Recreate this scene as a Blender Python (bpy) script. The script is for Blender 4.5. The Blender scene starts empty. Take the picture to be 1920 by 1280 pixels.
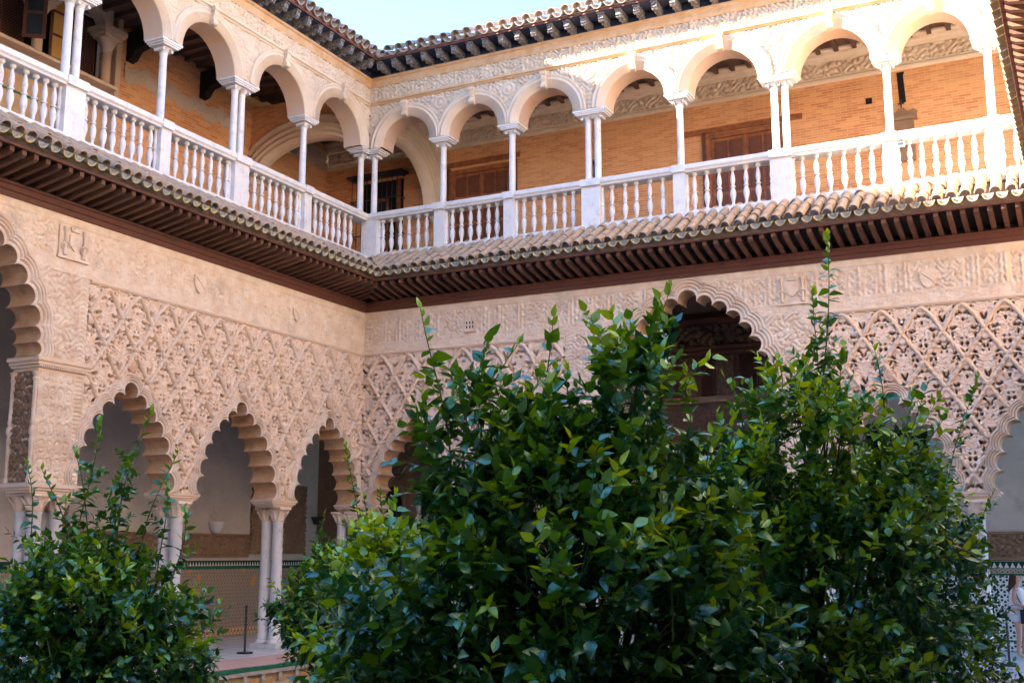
import bpy, bmesh, math, random
import numpy as np
from mathutils import Vector, Matrix
from mathutils.geometry import tessellate_polygon
R = math.radians
rnd = random.Random(7)
rng = np.random.default_rng(11)
sc = bpy.context.scene
COL = sc.collection

# ------------------------------------------------------------ camera, sky, sun, exposure
cam_d = bpy.data.cameras.new('camera')
cam = bpy.data.objects.new('camera', cam_d); COL.objects.link(cam)
cam.location = (15.70, -23.18, 1.92)
cam.rotation_euler = (R(90 + 10.45), 0, R(26.74))
cam_d.sensor_width = 36; cam_d.lens = 40.75
cam_d.clip_start = 0.1; cam_d.clip_end = 2000
sc.camera = cam

SUN = Vector((-1.72, -0.88, 1.0)).normalized()
w = bpy.data.worlds.new('World'); sc.world = w; w.use_nodes = True
nt = w.node_tree
for n in list(nt.nodes): nt.nodes.remove(n)
sky = nt.nodes.new('ShaderNodeTexSky'); sky.sky_type = 'NISHITA'; sky.sun_disc = False
sky.sun_elevation = math.asin(SUN.z); sky.sun_rotation = math.atan2(SUN.x, SUN.y)
sky.air_density = 1.0; sky.dust_density = 0.1; sky.ozone_density = 5.0
bg = nt.nodes.new('ShaderNodeBackground'); bg.inputs[1].default_value = 0.068
out = nt.nodes.new('ShaderNodeOutputWorld')
nt.links.new(sky.outputs[0], bg.inputs[0]); nt.links.new(bg.outputs[0], out.inputs[0])

sun_d = bpy.data.lights.new('sun', 'SUN'); sun_d.energy = 4.6; sun_d.angle = R(0.5); sun_d.color = (1, .87, .70)
sun = bpy.data.objects.new('sun', sun_d); COL.objects.link(sun)
sun.rotation_euler = SUN.to_track_quat('Z', 'Y').to_euler()
sun.location = (-20, -20, 30)
sc.view_settings.view_transform = 'Standard'; sc.view_settings.look = 'None'
sc.view_settings.gamma = 1.0; sc.view_settings.use_curve_mapping = False
sc.view_settings.exposure = 3.8

# ------------------------------------------------------------ materials
def mat(name, col, rough=.8, col2=None, nscale=3.0, nmix=.5, bump=0.0, bscale=20.0, spec=.3, metal=0, dark=None, dscale=1.2, coat=0, rand=None):
    m = bpy.data.materials.new(name); m.use_nodes = True
    t = m.node_tree; N = t.nodes; L = t.links
    b = N['Principled BSDF']
    b.inputs['Roughness'].default_value = rough
    b.inputs['Specular IOR Level'].default_value = spec
    b.inputs['Metallic'].default_value = metal
    b.inputs['Coat Weight'].default_value = coat
    geo = N.new('ShaderNodeNewGeometry')
    c = N.new('ShaderNodeRGB'); c.outputs[0].default_value = (*col, 1)
    cur = c.outputs[0]
    def noise(scale, detail=5, rough_=.6):
        n = N.new('ShaderNodeTexNoise'); n.inputs['Scale'].default_value = scale
        n.inputs['Detail'].default_value = detail; n.inputs['Roughness'].default_value = rough_
        L.new(geo.outputs['Position'], n.inputs['Vector']); return n.outputs['Fac']
    def mix(fac, a, bcol, lo=.35, hi=.65, amt=1.0):
        mr = N.new('ShaderNodeMapRange'); mr.inputs[1].default_value = lo; mr.inputs[2].default_value = hi
        mr.inputs[4].default_value = amt
        L.new(fac, mr.inputs[0])
        mx = N.new('ShaderNodeMix'); mx.data_type = 'RGBA'
        L.new(mr.outputs[0], mx.inputs['Factor']); L.new(a, mx.inputs['A'])
        mx.inputs['B'].default_value = (*bcol, 1); return mx.outputs['Result']
    if col2: cur = mix(noise(nscale), cur, col2, .38, .64, nmix)
    if dark: cur = mix(noise(dscale, 8, .75), cur, dark, .52, .72, .7)
    if rand:
        oi = N.new('ShaderNodeObjectInfo')
        cur = mix(oi.outputs['Random'], cur, rand, 0, 1, .85)
    L.new(cur, b.inputs['Base Color'])
    if bump:
        bn = N.new('ShaderNodeBump'); bn.inputs['Strength'].default_value = bump; bn.inputs['Distance'].default_value = .02
        L.new(noise(bscale, 6), bn.inputs['Height']); L.new(bn.outputs[0], b.inputs['Normal'])
    m['t'] = 1
    return m

M = {}
M['stucco'] = mat('carved_stucco', (.79, .655, .53), .85, (.62, .43, .30), 2.6, .8, .25, 40, dark=(.42, .30, .23), dscale=2.2)
M['stucco_panel'] = mat('pierced_stucco', (.80, .66, .545), .85, (.70, .45, .29), 9, .9, .3, 60, dark=(.50, .40, .36), dscale=5)
M['stucco_band'] = mat('inscribed_stucco', (.79, .65, .52), .85, (.70, .50, .34), 4, .8, .3, 60, dark=(.46, .38, .33), dscale=1.6)
M['rib'] = mat('rib_stucco', (.74, .54, .38), .85, (.68, .56, .47), 1.3, .9, .3, 40)
M['soffit'] = mat('scallop_soffit', (.50, .28, .14), .8, (.60, .42, .28), 3.5, .8, .15, 20, dark=(.22, .15, .11), dscale=3)
M['upper'] = mat('upper_stone', (.66, .53, .40), .8, (.60, .42, .27), 1.4, .7, .25, 40, dark=(.46, .40, .37), dscale=1.5)
M['upper_relief'] = mat('upper_relief_stone', (.64, .51, .39), .85, (.56, .41, .28), 2.0, .7, .25, 60, dark=(.42, .38, .36), dscale=2.2)
M['upper_soffit'] = mat('arch_soffit_plaster', (.62, .40, .26), .85, (.58, .46, .38), 1.5, .8, .1, 20)
M['ochre'] = mat('ochre_cornice', (.55, .33, .16), .85, (.60, .42, .28), 2.5, .9, .25, 30, dark=(.30, .20, .14), dscale=3)
M['cream'] = mat('cream_relief_stone', (.80, .64, .48), .85, (.72, .52, .36), 3, .8, .25, 50)
M['marble'] = mat('white_marble', (.70, .66, .62), .45, (.60, .60, .63), 3, .9, .1, 40, spec=.5, dark=(.36, .31, .27), dscale=4.5)
M['marble_floor'] = mat('marble_floor', (.66, .64, .63), .35, (.58, .57, .58), 2, .8, spec=.5)
M['pink'] = mat('pink_marble', (.62, .35, .28), .5, (.66, .46, .38), 4, .8)
M['plaster'] = mat('white_plaster', (.60, .54, .48), .9, (.50, .45, .42), 1.2, .9, .2, 15, dark=(.34, .29, .27), dscale=1.4)
M['brown'] = mat('brown_carved_plaster', (.30, .19, .12), .85, (.22, .13, .085), 3, .8, .3, 50)
M['dkbrown'] = mat('dark_carved_wood', (.13, .075, .05), .8, (.09, .05, .035), 5, .8, .5, 60)
M['screen'] = mat('carved_screen', (.19, .115, .08), .8, (.12, .07, .05), 8, .8, .5, 60)
M['timber'] = mat('reddish_timber', (.125, .042, .026), .6, (.11, .045, .03), 5, .9, .3, 30, dark=(.05, .025, .02), dscale=4)
M['rafter'] = mat('rafter_timber', (.11, .046, .03), .7, (.065, .028, .02), 6, .9, .3, 30, rand=(.17, .085, .055))
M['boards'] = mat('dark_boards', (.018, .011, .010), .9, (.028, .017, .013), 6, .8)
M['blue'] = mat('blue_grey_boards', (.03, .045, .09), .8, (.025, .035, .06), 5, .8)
M['corbel'] = mat('weathered_corbel', (.05, .048, .06), .8, (.26, .24, .23), 28, 1.0, .4, 50)
M['tile'] = mat('roof_tile', (.34, .24, .165), .9, (.42, .35, .27), 6, .9, .5, 35, rand=(.50, .33, .21), dark=(.17, .15, .115), dscale=7)
M['tile_dark'] = mat('roof_tile_dark', (.26, .20, .17), .9, (.38, .32, .27), 8, .9, .5, 35, rand=(.34, .24, .19), dark=(.12, .10, .09), dscale=6)
M['lichen'] = mat('lichen_tile', (.42, .37, .24), .9, (.60, .38, .10), 7, .9, .5, 35, rand=(.38, .36, .28), dark=(.2, .17, .10), dscale=8)
M['mortar'] = mat('tile_mortar', (.36, .34, .31), .95, (.16, .16, .16), 25, .9, .5, 60)
M['door'] = mat('door_wood', (.36, .13, .05), .5, (.17, .055, .028), 7, .8, .15, 20)
M['door_dark'] = mat('door_panel_wood', (.17, .06, .03), .5, (.12, .04, .022), 7, .8)
M['iron'] = mat('black_iron', (.03, .03, .035), .5, spec=.5)
M['glass'] = mat('dark_glass', (.03, .04, .05), .08, spec=.8)
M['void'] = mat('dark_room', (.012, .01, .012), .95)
M['ochre_pane'] = mat('ochre_curtain', (.55, .31, .09), .7, (.48, .26, .07), 2, .7)
M['ceiling'] = mat('gallery_ceiling_wood', (.16, .09, .06), .8, (.10, .055, .04), 4, .8)
M['green_tile'] = mat('green_glazed_tile', (.02, .17, .09), .18, (.012, .10, .06), 6, .8, spec=.6)
M['black_tile'] = mat('black_green_tile', (.01, .05, .035), .25)
M['white_tile'] = mat('white_glazed_tile', (.68, .67, .62), .25, (.60, .58, .52), 9, .6)
M['soil'] = mat('garden_soil', (.05, .04, .025), .95, (.03, .035, .015), 4, .9, .5, 20)
M['rimstone'] = mat('rim_stone', (.46, .40, .36), .9, (.34, .31, .29), 6, .9, .4, 30)
M['rimplaster'] = mat('rim_ochre_plaster', (.52, .33, .18), .9, (.42, .25, .13), 5, .8, .3, 30)
M['bark'] = mat('bark', (.075, .065, .045), .9, (.04, .035, .025), 12, .9, .5, 50)
M['twig'] = mat('green_twig', (.07, .10, .03), .8)
M['skin'] = mat('skin', (.55, .32, .23), .55)
M['hair'] = mat('brown_hair', (.06, .022, .014), .45)
M['white_cloth'] = mat('white_cloth', (.72, .70, .72), .85, bump=.2, bscale=30)
M['bag'] = mat('dark_bag', (.02, .022, .035), .6)
M['house_white'] = mat('house_white', (.80, .76, .70), .9)
M['white_paint'] = mat('white_painted_fixture', (.75, .74, .72), .5)

def brick_mat():
    m = bpy.data.materials.new('orange_brick'); m.use_nodes = True
    t = m.node_tree; N = t.nodes; L = t.links; b = N['Principled BSDF']; b.inputs['Roughness'].default_value = .9
    g = N.new('ShaderNodeNewGeometry'); s = N.new('ShaderNodeSeparateXYZ'); L.new(g.outputs['Position'], s.inputs[0])
    a = N.new('ShaderNodeMath'); a.operation = 'ADD'; L.new(s.outputs[0], a.inputs[0]); L.new(s.outputs[1], a.inputs[1])
    c = N.new('ShaderNodeCombineXYZ'); L.new(a.outputs[0], c.inputs[0]); L.new(s.outputs[2], c.inputs[1])
    br = N.new('ShaderNodeTexBrick'); L.new(c.outputs[0], br.inputs['Vector'])
    br.inputs['Scale'].default_value = 1; br.inputs['Brick Width'].default_value = .27; br.inputs['Row Height'].default_value = .062
    br.inputs['Mortar Size'].default_value = .007; br.inputs['Mortar Smooth'].default_value = .3
    br.inputs['Color1'].default_value = (.80, .38, .16, 1); br.inputs['Color2'].default_value = (.58, .22, .085, 1)
    br.inputs['Mortar'].default_value = (.80, .50, .28, 1); br.inputs['Bias'].default_value = 0
    n = N.new('ShaderNodeTexNoise'); n.inputs['Scale'].default_value = 1.1; n.inputs['Detail'].default_value = 6
    L.new(g.outputs['Position'], n.inputs['Vector'])
    mr = N.new('ShaderNodeMapRange'); mr.inputs[1].default_value = .4; mr.inputs[2].default_value = .7; mr.inputs[4].default_value = .55; L.new(n.outputs['Fac'], mr.inputs[0])
    mx = N.new('ShaderNodeMix'); mx.data_type = 'RGBA'; L.new(mr.outputs[0], mx.inputs['Factor'])
    L.new(br.outputs['Color'], mx.inputs['A']); mx.inputs['B'].default_value = (.78, .44, .21, 1)
    L.new(mx.outputs['Result'], b.inputs['Base Color'])
    bn = N.new('ShaderNodeBump'); bn.inputs['Strength'].default_value = .6; bn.inputs['Distance'].default_value = .01; bn.invert = True
    L.new(br.outputs['Fac'], bn.inputs['Height']); L.new(bn.outputs[0], b.inputs['Normal'])
    return m
M['brick'] = brick_mat()

def zellige(name, cols, scale, grout, star=False):
    m = bpy.data.materials.new(name); m.use_nodes = True
    t = m.node_tree; N = t.nodes; L = t.links; b = N['Principled BSDF']; b.inputs['Roughness'].default_value = .3
    g = N.new('ShaderNodeNewGeometry'); s = N.new('ShaderNodeSeparateXYZ'); L.new(g.outputs['Position'], s.inputs[0])
    a = N.new('ShaderNodeMath'); a.operation = 'ADD'; L.new(s.outputs[0], a.inputs[0]); L.new(s.outputs[1], a.inputs[1])
    def cell(kx, kz):
        # diagonal coordinates folded to a repeating lozenge
        p = N.new('ShaderNodeMath'); p.operation = 'MULTIPLY'; p.inputs[1].default_value = kx; L.new(a.outputs[0], p.inputs[0])
        q = N.new('ShaderNodeMath'); q.operation = 'MULTIPLY'; q.inputs[1].default_value = kz; L.new(s.outputs[2], q.inputs[0])
        u = N.new('ShaderNodeMath'); u.operation = 'ADD'; L.new(p.outputs[0], u.inputs[0]); L.new(q.outputs[0], u.inputs[1])
        sn = N.new('ShaderNodeMath'); sn.operation = 'SINE'; L.new(u.outputs[0], sn.inputs[0]); return sn.outputs[0]
    k = scale
    x1 = cell(k, k * .6); x2 = cell(k, -k * .6); x3 = cell(0, k * 1.2)
    ad = N.new('ShaderNodeMath'); ad.operation = 'ADD'; L.new(x1, ad.inputs[0]); L.new(x2, ad.inputs[1])
    ad2 = N.new('ShaderNodeMath'); ad2.operation = 'ADD'; L.new(ad.outputs[0], ad2.inputs[0]); L.new(x3, ad2.inputs[1])
    r = N.new('ShaderNodeValToRGB'); r.color_ramp.interpolation = 'CONSTANT'
    mr = N.new('ShaderNodeMapRange'); mr.inputs[1].default_value = -2.6; mr.inputs[2].default_value = 2.6; L.new(ad2.outputs[0], mr.inputs[0])
    L.new(mr.outputs[0], r.inputs[0])
    while len(r.color_ramp.elements) > 1: r.color_ramp.elements.remove(r.color_ramp.elements[0])
    r.color_ramp.elements[0].position = 0; r.color_ramp.elements[0].color = (*cols[0][1], 1)
    for pos, c in cols[1:]:
        e = r.color_ramp.elements.new(pos); e.color = (*c, 1)
    n = N.new('ShaderNodeTexVoronoi'); n.inputs['Scale'].default_value = 1.6; L.new(g.outputs['Position'], n.inputs['Vector'])
    mr2 = N.new('ShaderNodeMapRange'); mr2.inputs[1].default_value = .16; mr2.inputs[2].default_value = .1; mr2.inputs[4].default_value = .8
    L.new(n.outputs['Distance'], mr2.inputs[0])
    mx = N.new('ShaderNodeMix'); mx.data_type = 'RGBA'; L.new(mr2.outputs[0], mx.inputs['Factor']); L.new(r.outputs[0], mx.inputs['A'])
    mx.inputs['B'].default_value = (*grout, 1)
    L.new(mx.outputs['Result'] if not star else r.outputs[0], b.inputs['Base Color'])
    return m
M['dado_left'] = zellige('small_mosaic_tile', [(0, (.06, .045, .05)), (.22, (.42, .36, .30)), (.45, (.30, .19, .12)), (.6, (.45, .40, .34)), (.82, (.10, .08, .06))], 62, (.62, .26, .06))
M['dado_right'] = zellige('star_mosaic_tile', [(0, (.01, .07, .06)), (.30, (.66, .68, .66)), (.74, (.012, .03, .03))], 52, (.1, .3, .25), True)

def leaf_mat(name, c1, c2, c3, trans):
    m = bpy.data.materials.new(name); m.use_nodes = True
    t = m.node_tree; N = t.nodes; L = t.links; b = N['Principled BSDF']
    b.inputs['Roughness'].default_value = .26; b.inputs['Coat Weight'].default_value = .7; b.inputs['Coat Roughness'].default_value = .22; b.inputs['Coat Tint'].default_value = (.6, 1, .9, 1); b.inputs['Specular IOR Level'].default_value = 1.0; b.inputs['Specular Tint'].default_value = (.45, 1, .85, 1)
    at = N.new('ShaderNodeAttribute'); at.attribute_name = 'tint'
    oi = N.new('ShaderNodeObjectInfo')
    ad = N.new('ShaderNodeMath'); ad.operation = 'ADD'; L.new(at.outputs['Fac'], ad.inputs[0])
    ml = N.new('ShaderNodeMath'); ml.operation = 'MULTIPLY'; ml.inputs[1].default_value = .25; L.new(oi.outputs['Random'], ml.inputs[0]); L.new(ml.outputs[0], ad.inputs[1])
    r = N.new('ShaderNodeValToRGB'); L.new(ad.outputs[0], r.inputs[0])
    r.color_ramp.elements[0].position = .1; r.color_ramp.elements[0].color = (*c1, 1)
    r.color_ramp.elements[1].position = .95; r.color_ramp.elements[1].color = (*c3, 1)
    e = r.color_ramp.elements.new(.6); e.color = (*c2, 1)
    L.new(r.outputs[0], b.inputs['Base Color'])
    tr = N.new('ShaderNodeBsdfTranslucent')
    hs = N.new('ShaderNodeHueSaturation'); hs.inputs['Value'].default_value = 2.0; hs.inputs['Saturation'].default_value = 1.15; hs.inputs['Hue'].default_value = .47
    L.new(r.outputs[0], hs.inputs['Color']); L.new(hs.outputs[0], tr.inputs['Color'])
    mx = N.new('ShaderNodeMixShader'); mx.inputs[0].default_value = trans
    L.new(b.outputs[0], mx.inputs[1]); L.new(tr.outputs[0], mx.inputs[2])
    L.new(mx.outputs[0], N['Material Output'].inputs['Surface'])
    nz = N.new('ShaderNodeTexNoise'); nz.inputs['Scale'].default_value = 60
    bn = N.new('ShaderNodeBump'); bn.inputs['Strength'].default_value = .25; bn.inputs['Distance'].default_value = .01
    g = N.new('ShaderNodeNewGeometry'); L.new(g.outputs['Position'], nz.inputs['Vector'])
    L.new(nz.outputs['Fac'], bn.inputs['Height']); L.new(bn.outputs[0], b.inputs['Normal'])
    return m
M['leaf'] = leaf_mat('orange_leaf', (.012, .046, .016), (.075, .180, .014), (.30, .40, .02), .30)

# ------------------------------------------------------------ helpers
def reg(name, me, m, parent=None, loc=None, rot=None, **kw):
    o = bpy.data.objects.new(name, me); COL.objects.link(o)
    if m is not None and not me.materials: me.materials.append(m)
    if parent is not None: o.parent = parent
    if loc is not None: o.location = loc
    if rot is not None: o.rotation_euler = rot
    for k, v in kw.items(): o[k] = v
    return o
def thing(name, label, cat, loc=(0, 0, 0), rot=0, group=None):
    o = bpy.data.objects.new(name, None); COL.objects.link(o)
    o.location = loc; o.rotation_euler = (0, 0, rot); o['label'] = label; o['category'] = cat
    if group: o['group'] = group
    return o
class MB:
    def __init__(s): s.v = []; s.f = []
    def add(s, vs, fs):
        b = len(s.v); s.v += [tuple(p) for p in vs]; s.f += [tuple(i + b for i in f) for f in fs]; return s
    def box(s, x0, x1, y0, y1, z0, z1):
        return s.add([(x0, y0, z0), (x1, y0, z0), (x1, y1, z0), (x0, y1, z0), (x0, y0, z1), (x1, y0, z1), (x1, y1, z1), (x0, y1, z1)],
                     [(0, 3, 2, 1), (4, 5, 6, 7), (0, 1, 5, 4), (1, 2, 6, 5), (2, 3, 7, 6), (3, 0, 4, 7)])
    def lathe(s, cx, cy, prof, n=16):
        vs = []; fs = []
        for r, z in prof:
            for k in range(n):
                a = 2 * math.pi * k / n; vs.append((cx + r * math.cos(a), cy + r * math.sin(a), z))
        for j in range(len(prof) - 1):
            for k in range(n):
                fs.append((j * n + k, j * n + (k + 1) % n, (j + 1) * n + (k + 1) % n, (j + 1) * n + k))
        fs.append(tuple(reversed(range(n)))); fs.append(tuple(range((len(prof) - 1) * n, len(prof) * n)))
        return s.add(vs, fs)
    def tube(s, pts, rad, n=6):
        pts = [Vector(p) for p in pts]
        if not hasattr(rad, '__len__'): rad = [rad] * len(pts)
        vs = []; fs = []
        for i, p in enumerate(pts):
            d = (pts[min(i + 1, len(pts) - 1)] - pts[max(i - 1, 0)]).normalized()
            a = d.cross(Vector((0, 0, 1)) if abs(d.z) < .9 else Vector((1, 0, 0))).normalized(); c = d.cross(a)
            for k in range(n):
                t = 2 * math.pi * k / n; vs.append(p + (a * math.cos(t) + c * math.sin(t)) * rad[i])
        for i in range(len(pts) - 1):
            for k in range(n):
                fs.append((i * n + k, i * n + (k + 1) % n, (i + 1) * n + (k + 1) % n, (i + 1) * n + k))
        fs.append(tuple(reversed(range(n)))); fs.append(tuple(range((len(pts) - 1) * n, len(pts) * n)))
        return s.add(vs, fs)
    def bar(s, prof, u0, u1, m0=0, m1=0):
        # closed profile of (w, z) pulled along x, its ends mitred: end x = u + m * w
        n = len(prof); vs = [(u0 + m0 * a, a, b) for a, b in prof] + [(u1 + m1 * a, a, b) for a, b in prof]
        fs = [(i, (i + 1) % n, n + (i + 1) % n, n + i) for i in range(n)]
        fs += [tuple(reversed(range(n))), tuple(range(n, 2 * n))]
        return s.add(vs, fs)
    def poly(s, pts, y0, y1=None):
        # polygon of (x, z) at depth y0, optionally thickened to y1
        tri = tessellate_polygon([[Vector((a, b, 0)) for a, b in pts]])
        n = len(pts); vs = [(a, y0, b) for a, b in pts]; fs = [tuple(t) for t in tri]
        if y1 is not None:
            vs += [(a, y1, b) for a, b in pts]; fs += [tuple(i + n for i in reversed(t)) for t in tri]
            fs += [(i, (i + 1) % n, n + (i + 1) % n, n + i) for i in range(n)]
        return s.add(vs, fs)
    def me(s, name, smooth=False):
        m = bpy.data.meshes.new(name); m.from_pydata(s.v, [], s.f)
        b = bmesh.new(); b.from_mesh(m); bmesh.ops.recalc_face_normals(b, faces=b.faces); b.to_mesh(m); b.free()
        if smooth:
            m.polygons.foreach_set('use_smooth', [True] * len(m.polygons))
            m.set_sharp_from_angle(angle=R(38))
        return m
    def ob(s, name, m, parent=None, smooth=False, loc=None, rot=None, **kw):
        return reg(name, s.me(name, smooth), m, parent, loc, rot, **kw)

def npmesh(name, V, F, smooth=False):
    V = np.asarray(V, np.float32); F = np.asarray(F, np.int32)
    k = F.shape[1]
    m = bpy.data.meshes.new(name); m.vertices.add(len(V)); m.vertices.foreach_set('co', V.ravel())
    m.loops.add(F.size); m.loops.foreach_set('vertex_index', F.ravel())
    m.polygons.add(len(F)); m.polygons.foreach_set('loop_start', np.arange(0, F.size, k, dtype=np.int32))
    m.polygons.foreach_set('loop_total', np.full(len(F), k, np.int32))
    if smooth: m.polygons.foreach_set('use_smooth', np.ones(len(F), bool))
    m.update(); m.validate(); return m

def inpoly(U, Z, pts):
    P = np.array(pts); ins = np.zeros(U.shape, bool)
    x0, z0 = P[:, 0], P[:, 1]; x1, z1 = np.roll(x0, -1), np.roll(z0, -1)
    for a, b, c, d in zip(x0, z0, x1, z1):
        if b == d: continue
        cr = ((Z > b) != (Z > d)) & (U < (c - a) * (Z - b) / (d - b) + a)
        ins ^= cr
    return ins

def relief(name, u0, u1, z0, z1, hf, m, parent, w0=0.0, res=.018, masks=(), cut=None, **kw):
    nu = max(2, int((u1 - u0) / res)); nz = max(2, int((z1 - z0) / res))
    u = np.linspace(u0, u1, nu + 1); z = np.linspace(z0, z1, nz + 1)
    U, Z = np.meshgrid(u, z)
    H = hf(U, Z)
    V = np.stack([U, w0 - H, Z], -1).reshape(-1, 3)
    idx = np.arange((nu + 1) * (nz + 1)).reshape(nz + 1, nu + 1)
    F = np.stack([idx[:-1, :-1], idx[:-1, 1:], idx[1:, 1:], idx[1:, :-1]], -1)
    UC = (U[:-1, :-1] + U[1:, 1:]) / 2; ZC = (Z[:-1, :-1] + Z[1:, 1:]) / 2
    keep = np.ones(UC.shape, bool)
    for p in masks: keep &= ~(inpoly(UC, ZC, p) if not callable(p) else p(UC, ZC))
    if cut is not None: keep &= ~((H[:-1, :-1] < cut) & (H[1:, :-1] < cut) & (H[:-1, 1:] < cut) & (H[1:, 1:] < cut))
    F = F[keep]
    if len(F) == 0: return None
    used = np.unique(F); rm = np.zeros(len(V), np.int32); rm[used] = np.arange(len(used))
    return reg(name, npmesh(name, V[used], rm[F]), m, parent, **kw)

def sm(x, a, b):
    t = np.clip((x - a) / (b - a), 0, 1); return t * t * (3 - 2 * t)
def arabesque(U, Z, k=22, amp=.014, ph=0.0):
    f = np.sin(k * U + ph + 1.8 * np.sin(k * .55 * Z)) + np.sin(k * Z * 1.1 + 1.7 * np.sin(k * .6 * U + ph))
    g = np.sin(k * 2.1 * U - 1.2 * np.sin(k * Z)) * np.sin(k * 1.9 * Z + ph)
    return amp * (sm(np.abs(f), .35, .6) - .5) + amp * .5 * sm(g, .1, .5)
def kufic(U, Z, z0, z1, ph=0.0, amp=.016):
    # upright strokes and knots, like carved lettering
    a = np.sin(50 * U + ph) + .6 * np.sin(19 * U + 2 * ph)
    t = (Z - z0) / (z1 - z0)
    s = sm(a, .1, .5) * sm(np.sin(9 * U + ph) + 1.5 - 2 * t, .0, .5)
    b = sm(np.sin(38 * Z + 2.2 * np.sin(25 * U + ph)), .2, .6)
    return amp * (s * .9 + .5 * b - .5)

# ---- many-lobed arch outline -------------------------------------------------
CUSP_S = [(.135, 4.77), (.38, 4.58), (.62, 4.36), (.81, 4.10), (.95, 3.79), (1.035, 3.45), (1.10, 3.09)]
CUSP_B = [(.2, 7.2), (.53, 7.08), (.83, 6.88), (1.09, 6.63), (1.30, 6.34), (1.46, 6.02), (1.57, 5.68), (1.64, 5.43), (1.66, 5.2)]
def foil(cx, cusps, sx, sag, top, d, n=9):
    right = [(c[0] * sx, c[1]) for c in cusps]
    pts = [(-a, b) for a, b in reversed(right)] + right     # left foot .. right foot
    circ = []
    for i in range(len(pts) - 1):
        (ax, az), (bx, bz) = pts[i], pts[i + 1]
        mx, mz = (ax + bx) / 2, (az + bz) / 2; c = math.hypot(bx - ax, bz - az)
        s = (top - az) if i == len(right) - 1 else sag * c
        r = (c * c / 4 + s * s) / (2 * s)
        nx, nz = -(bz - az) / c, (bx - ax) / c              # outward normal (left of travel)
        circ.append((mx + nx * (s - r), mz + nz * (s - r), r))
    def meet(A, B, near, dd):
        x0, z0, r0 = A; x1, z1, r1 = B; r0 += dd; r1 += dd
        D = math.hypot(x1 - x0, z1 - z0)
        if D >= r0 + r1 or D < 1e-6: return near
        a = (r0 * r0 - r1 * r1 + D * D) / (2 * D); h = math.sqrt(max(r0 * r0 - a * a, 0))
        px, pz = x0 + a * (x1 - x0) / D, z0 + a * (z1 - z0) / D
        q = [(px + h * (z1 - z0) / D, pz - h * (x1 - x0) / D), (px - h * (z1 - z0) / D, pz + h * (x1 - x0) / D)]
        mid = (0, cusps[-1][1] + .3)
        return max(q, key=lambda t: math.hypot(t[0] - mid[0], t[1] - mid[1])) if dd > 0.0 else min(q, key=lambda t: math.hypot(t[0] - near[0], t[1] - near[1]))
    outl = []
    for i, C in enumerate(circ):
        p = meet(circ[i - 1], C, pts[i], d) if i else (C[0] - math.sqrt(max((C[2] + d) ** 2 - (pts[0][1] - C[1]) ** 2, 0)), pts[0][1])
        q = meet(C, circ[i + 1], pts[i + 1], d) if i < len(circ) - 1 else (C[0] + math.sqrt(max((C[2] + d) ** 2 - (pts[-1][1] - C[1]) ** 2, 0)), pts[-1][1])
        a0 = math.atan2(p[1] - C[1], p[0] - C[0]); a1 = math.atan2(q[1] - C[1], q[0] - C[0])
        while a1 > a0: a1 -= 2 * math.pi
        if a0 - a1 > 1.9 * math.pi: a1 += 2 * math.pi
        for k in range(n + 1):
            a = a0 + (a1 - a0) * k / n
            outl.append((cx + C[0] + (C[2] + d) * math.cos(a), C[1] + (C[2] + d) * math.sin(a)))
    return outl
def foil_parts(wing, cx, cusps, sx, sag, top, thick, width):
    """deep scalloped soffit and stepped mouldings of one many-lobed arch"""
    base = foil(cx, cusps, sx, sag, top, 0)
    b = MB(); n = len(base)
    b.add([(x, -.035, z) for x, z in base] + [(x, thick, z) for x, z in base], [(i, i + 1, n + i + 1, n + i) for i in range(n - 1)])
    b.ob('scalloped_soffit', M['soffit'], wing)
    k = width / .19
    prof = [(0, .03), (.026, .042), (.030, .004), (.048, .006), (.053, .046), (.072, .046), (.077, .0), (.094, .002), (.099, .04), (.118, .04), (.123, -.004), (.138, -.002), (.143, .032), (.162, .032), (.167, -.004), (.192, .0)]
    V = []; F = []
    for j, (d, h) in enumerate(prof):
        V += [(x, -(.012 + (h - .012) * 1.55), z) for x, z in foil(cx, cusps, sx, sag, top, d * k)]
    for j in range(len(prof) - 1):
        for i in range(n - 1): F.append((j * n + i, j * n + i + 1, (j + 1) * n + i + 1, (j + 1) * n + i))
    reg('lobed_archivolt', npmesh('lobed_archivolt', V, F), M['stucco'], wing)
    return foil(cx, cusps, sx, sag, top, width * .92)

# ---- lozenge lattice relief --------------------------------------------------
PU, PZ, ZT = .7475, .545, 6.67
HOLES = [(.05, .30, .020, .024, 0), (.075, .17, .045, .017, 35), (.17, .13, .040, .016, -28), (.03, .065, .013, .035, -18), (.125, .02, .03, .015, 60),
         (.21, .03, .025, .014, -50), (.15, -.10, .028, .013, 70), (.055, -.20, .03, .014, 30), (.12, -.235, .022, .012, -35), (.0, -.34, .017, .020, 0), (.045, .40, .012, .014, 0)]
HOLESB = [(.03, .26, .014, .045, -22), (.07, .13, .040, .018, 25), (.13, .19, .030, .014, 70), (.16, .05, .030, .016, -30), (.22, .06, .018, .022, 0), (.17, -.08, .014, .030, 10),
          (.10, -.22, .035, .014, 38), (.03, -.31, .012, .03, -20), (.05, -.40, .011, .013, 0), (.04, .04, .030, .012, 10)]
BULBS = [(.23, .0, .045), (.13, .235, .036), (.10, -.30, .036), (.20, -.15, .032), (.10, .08, .03)]
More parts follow.
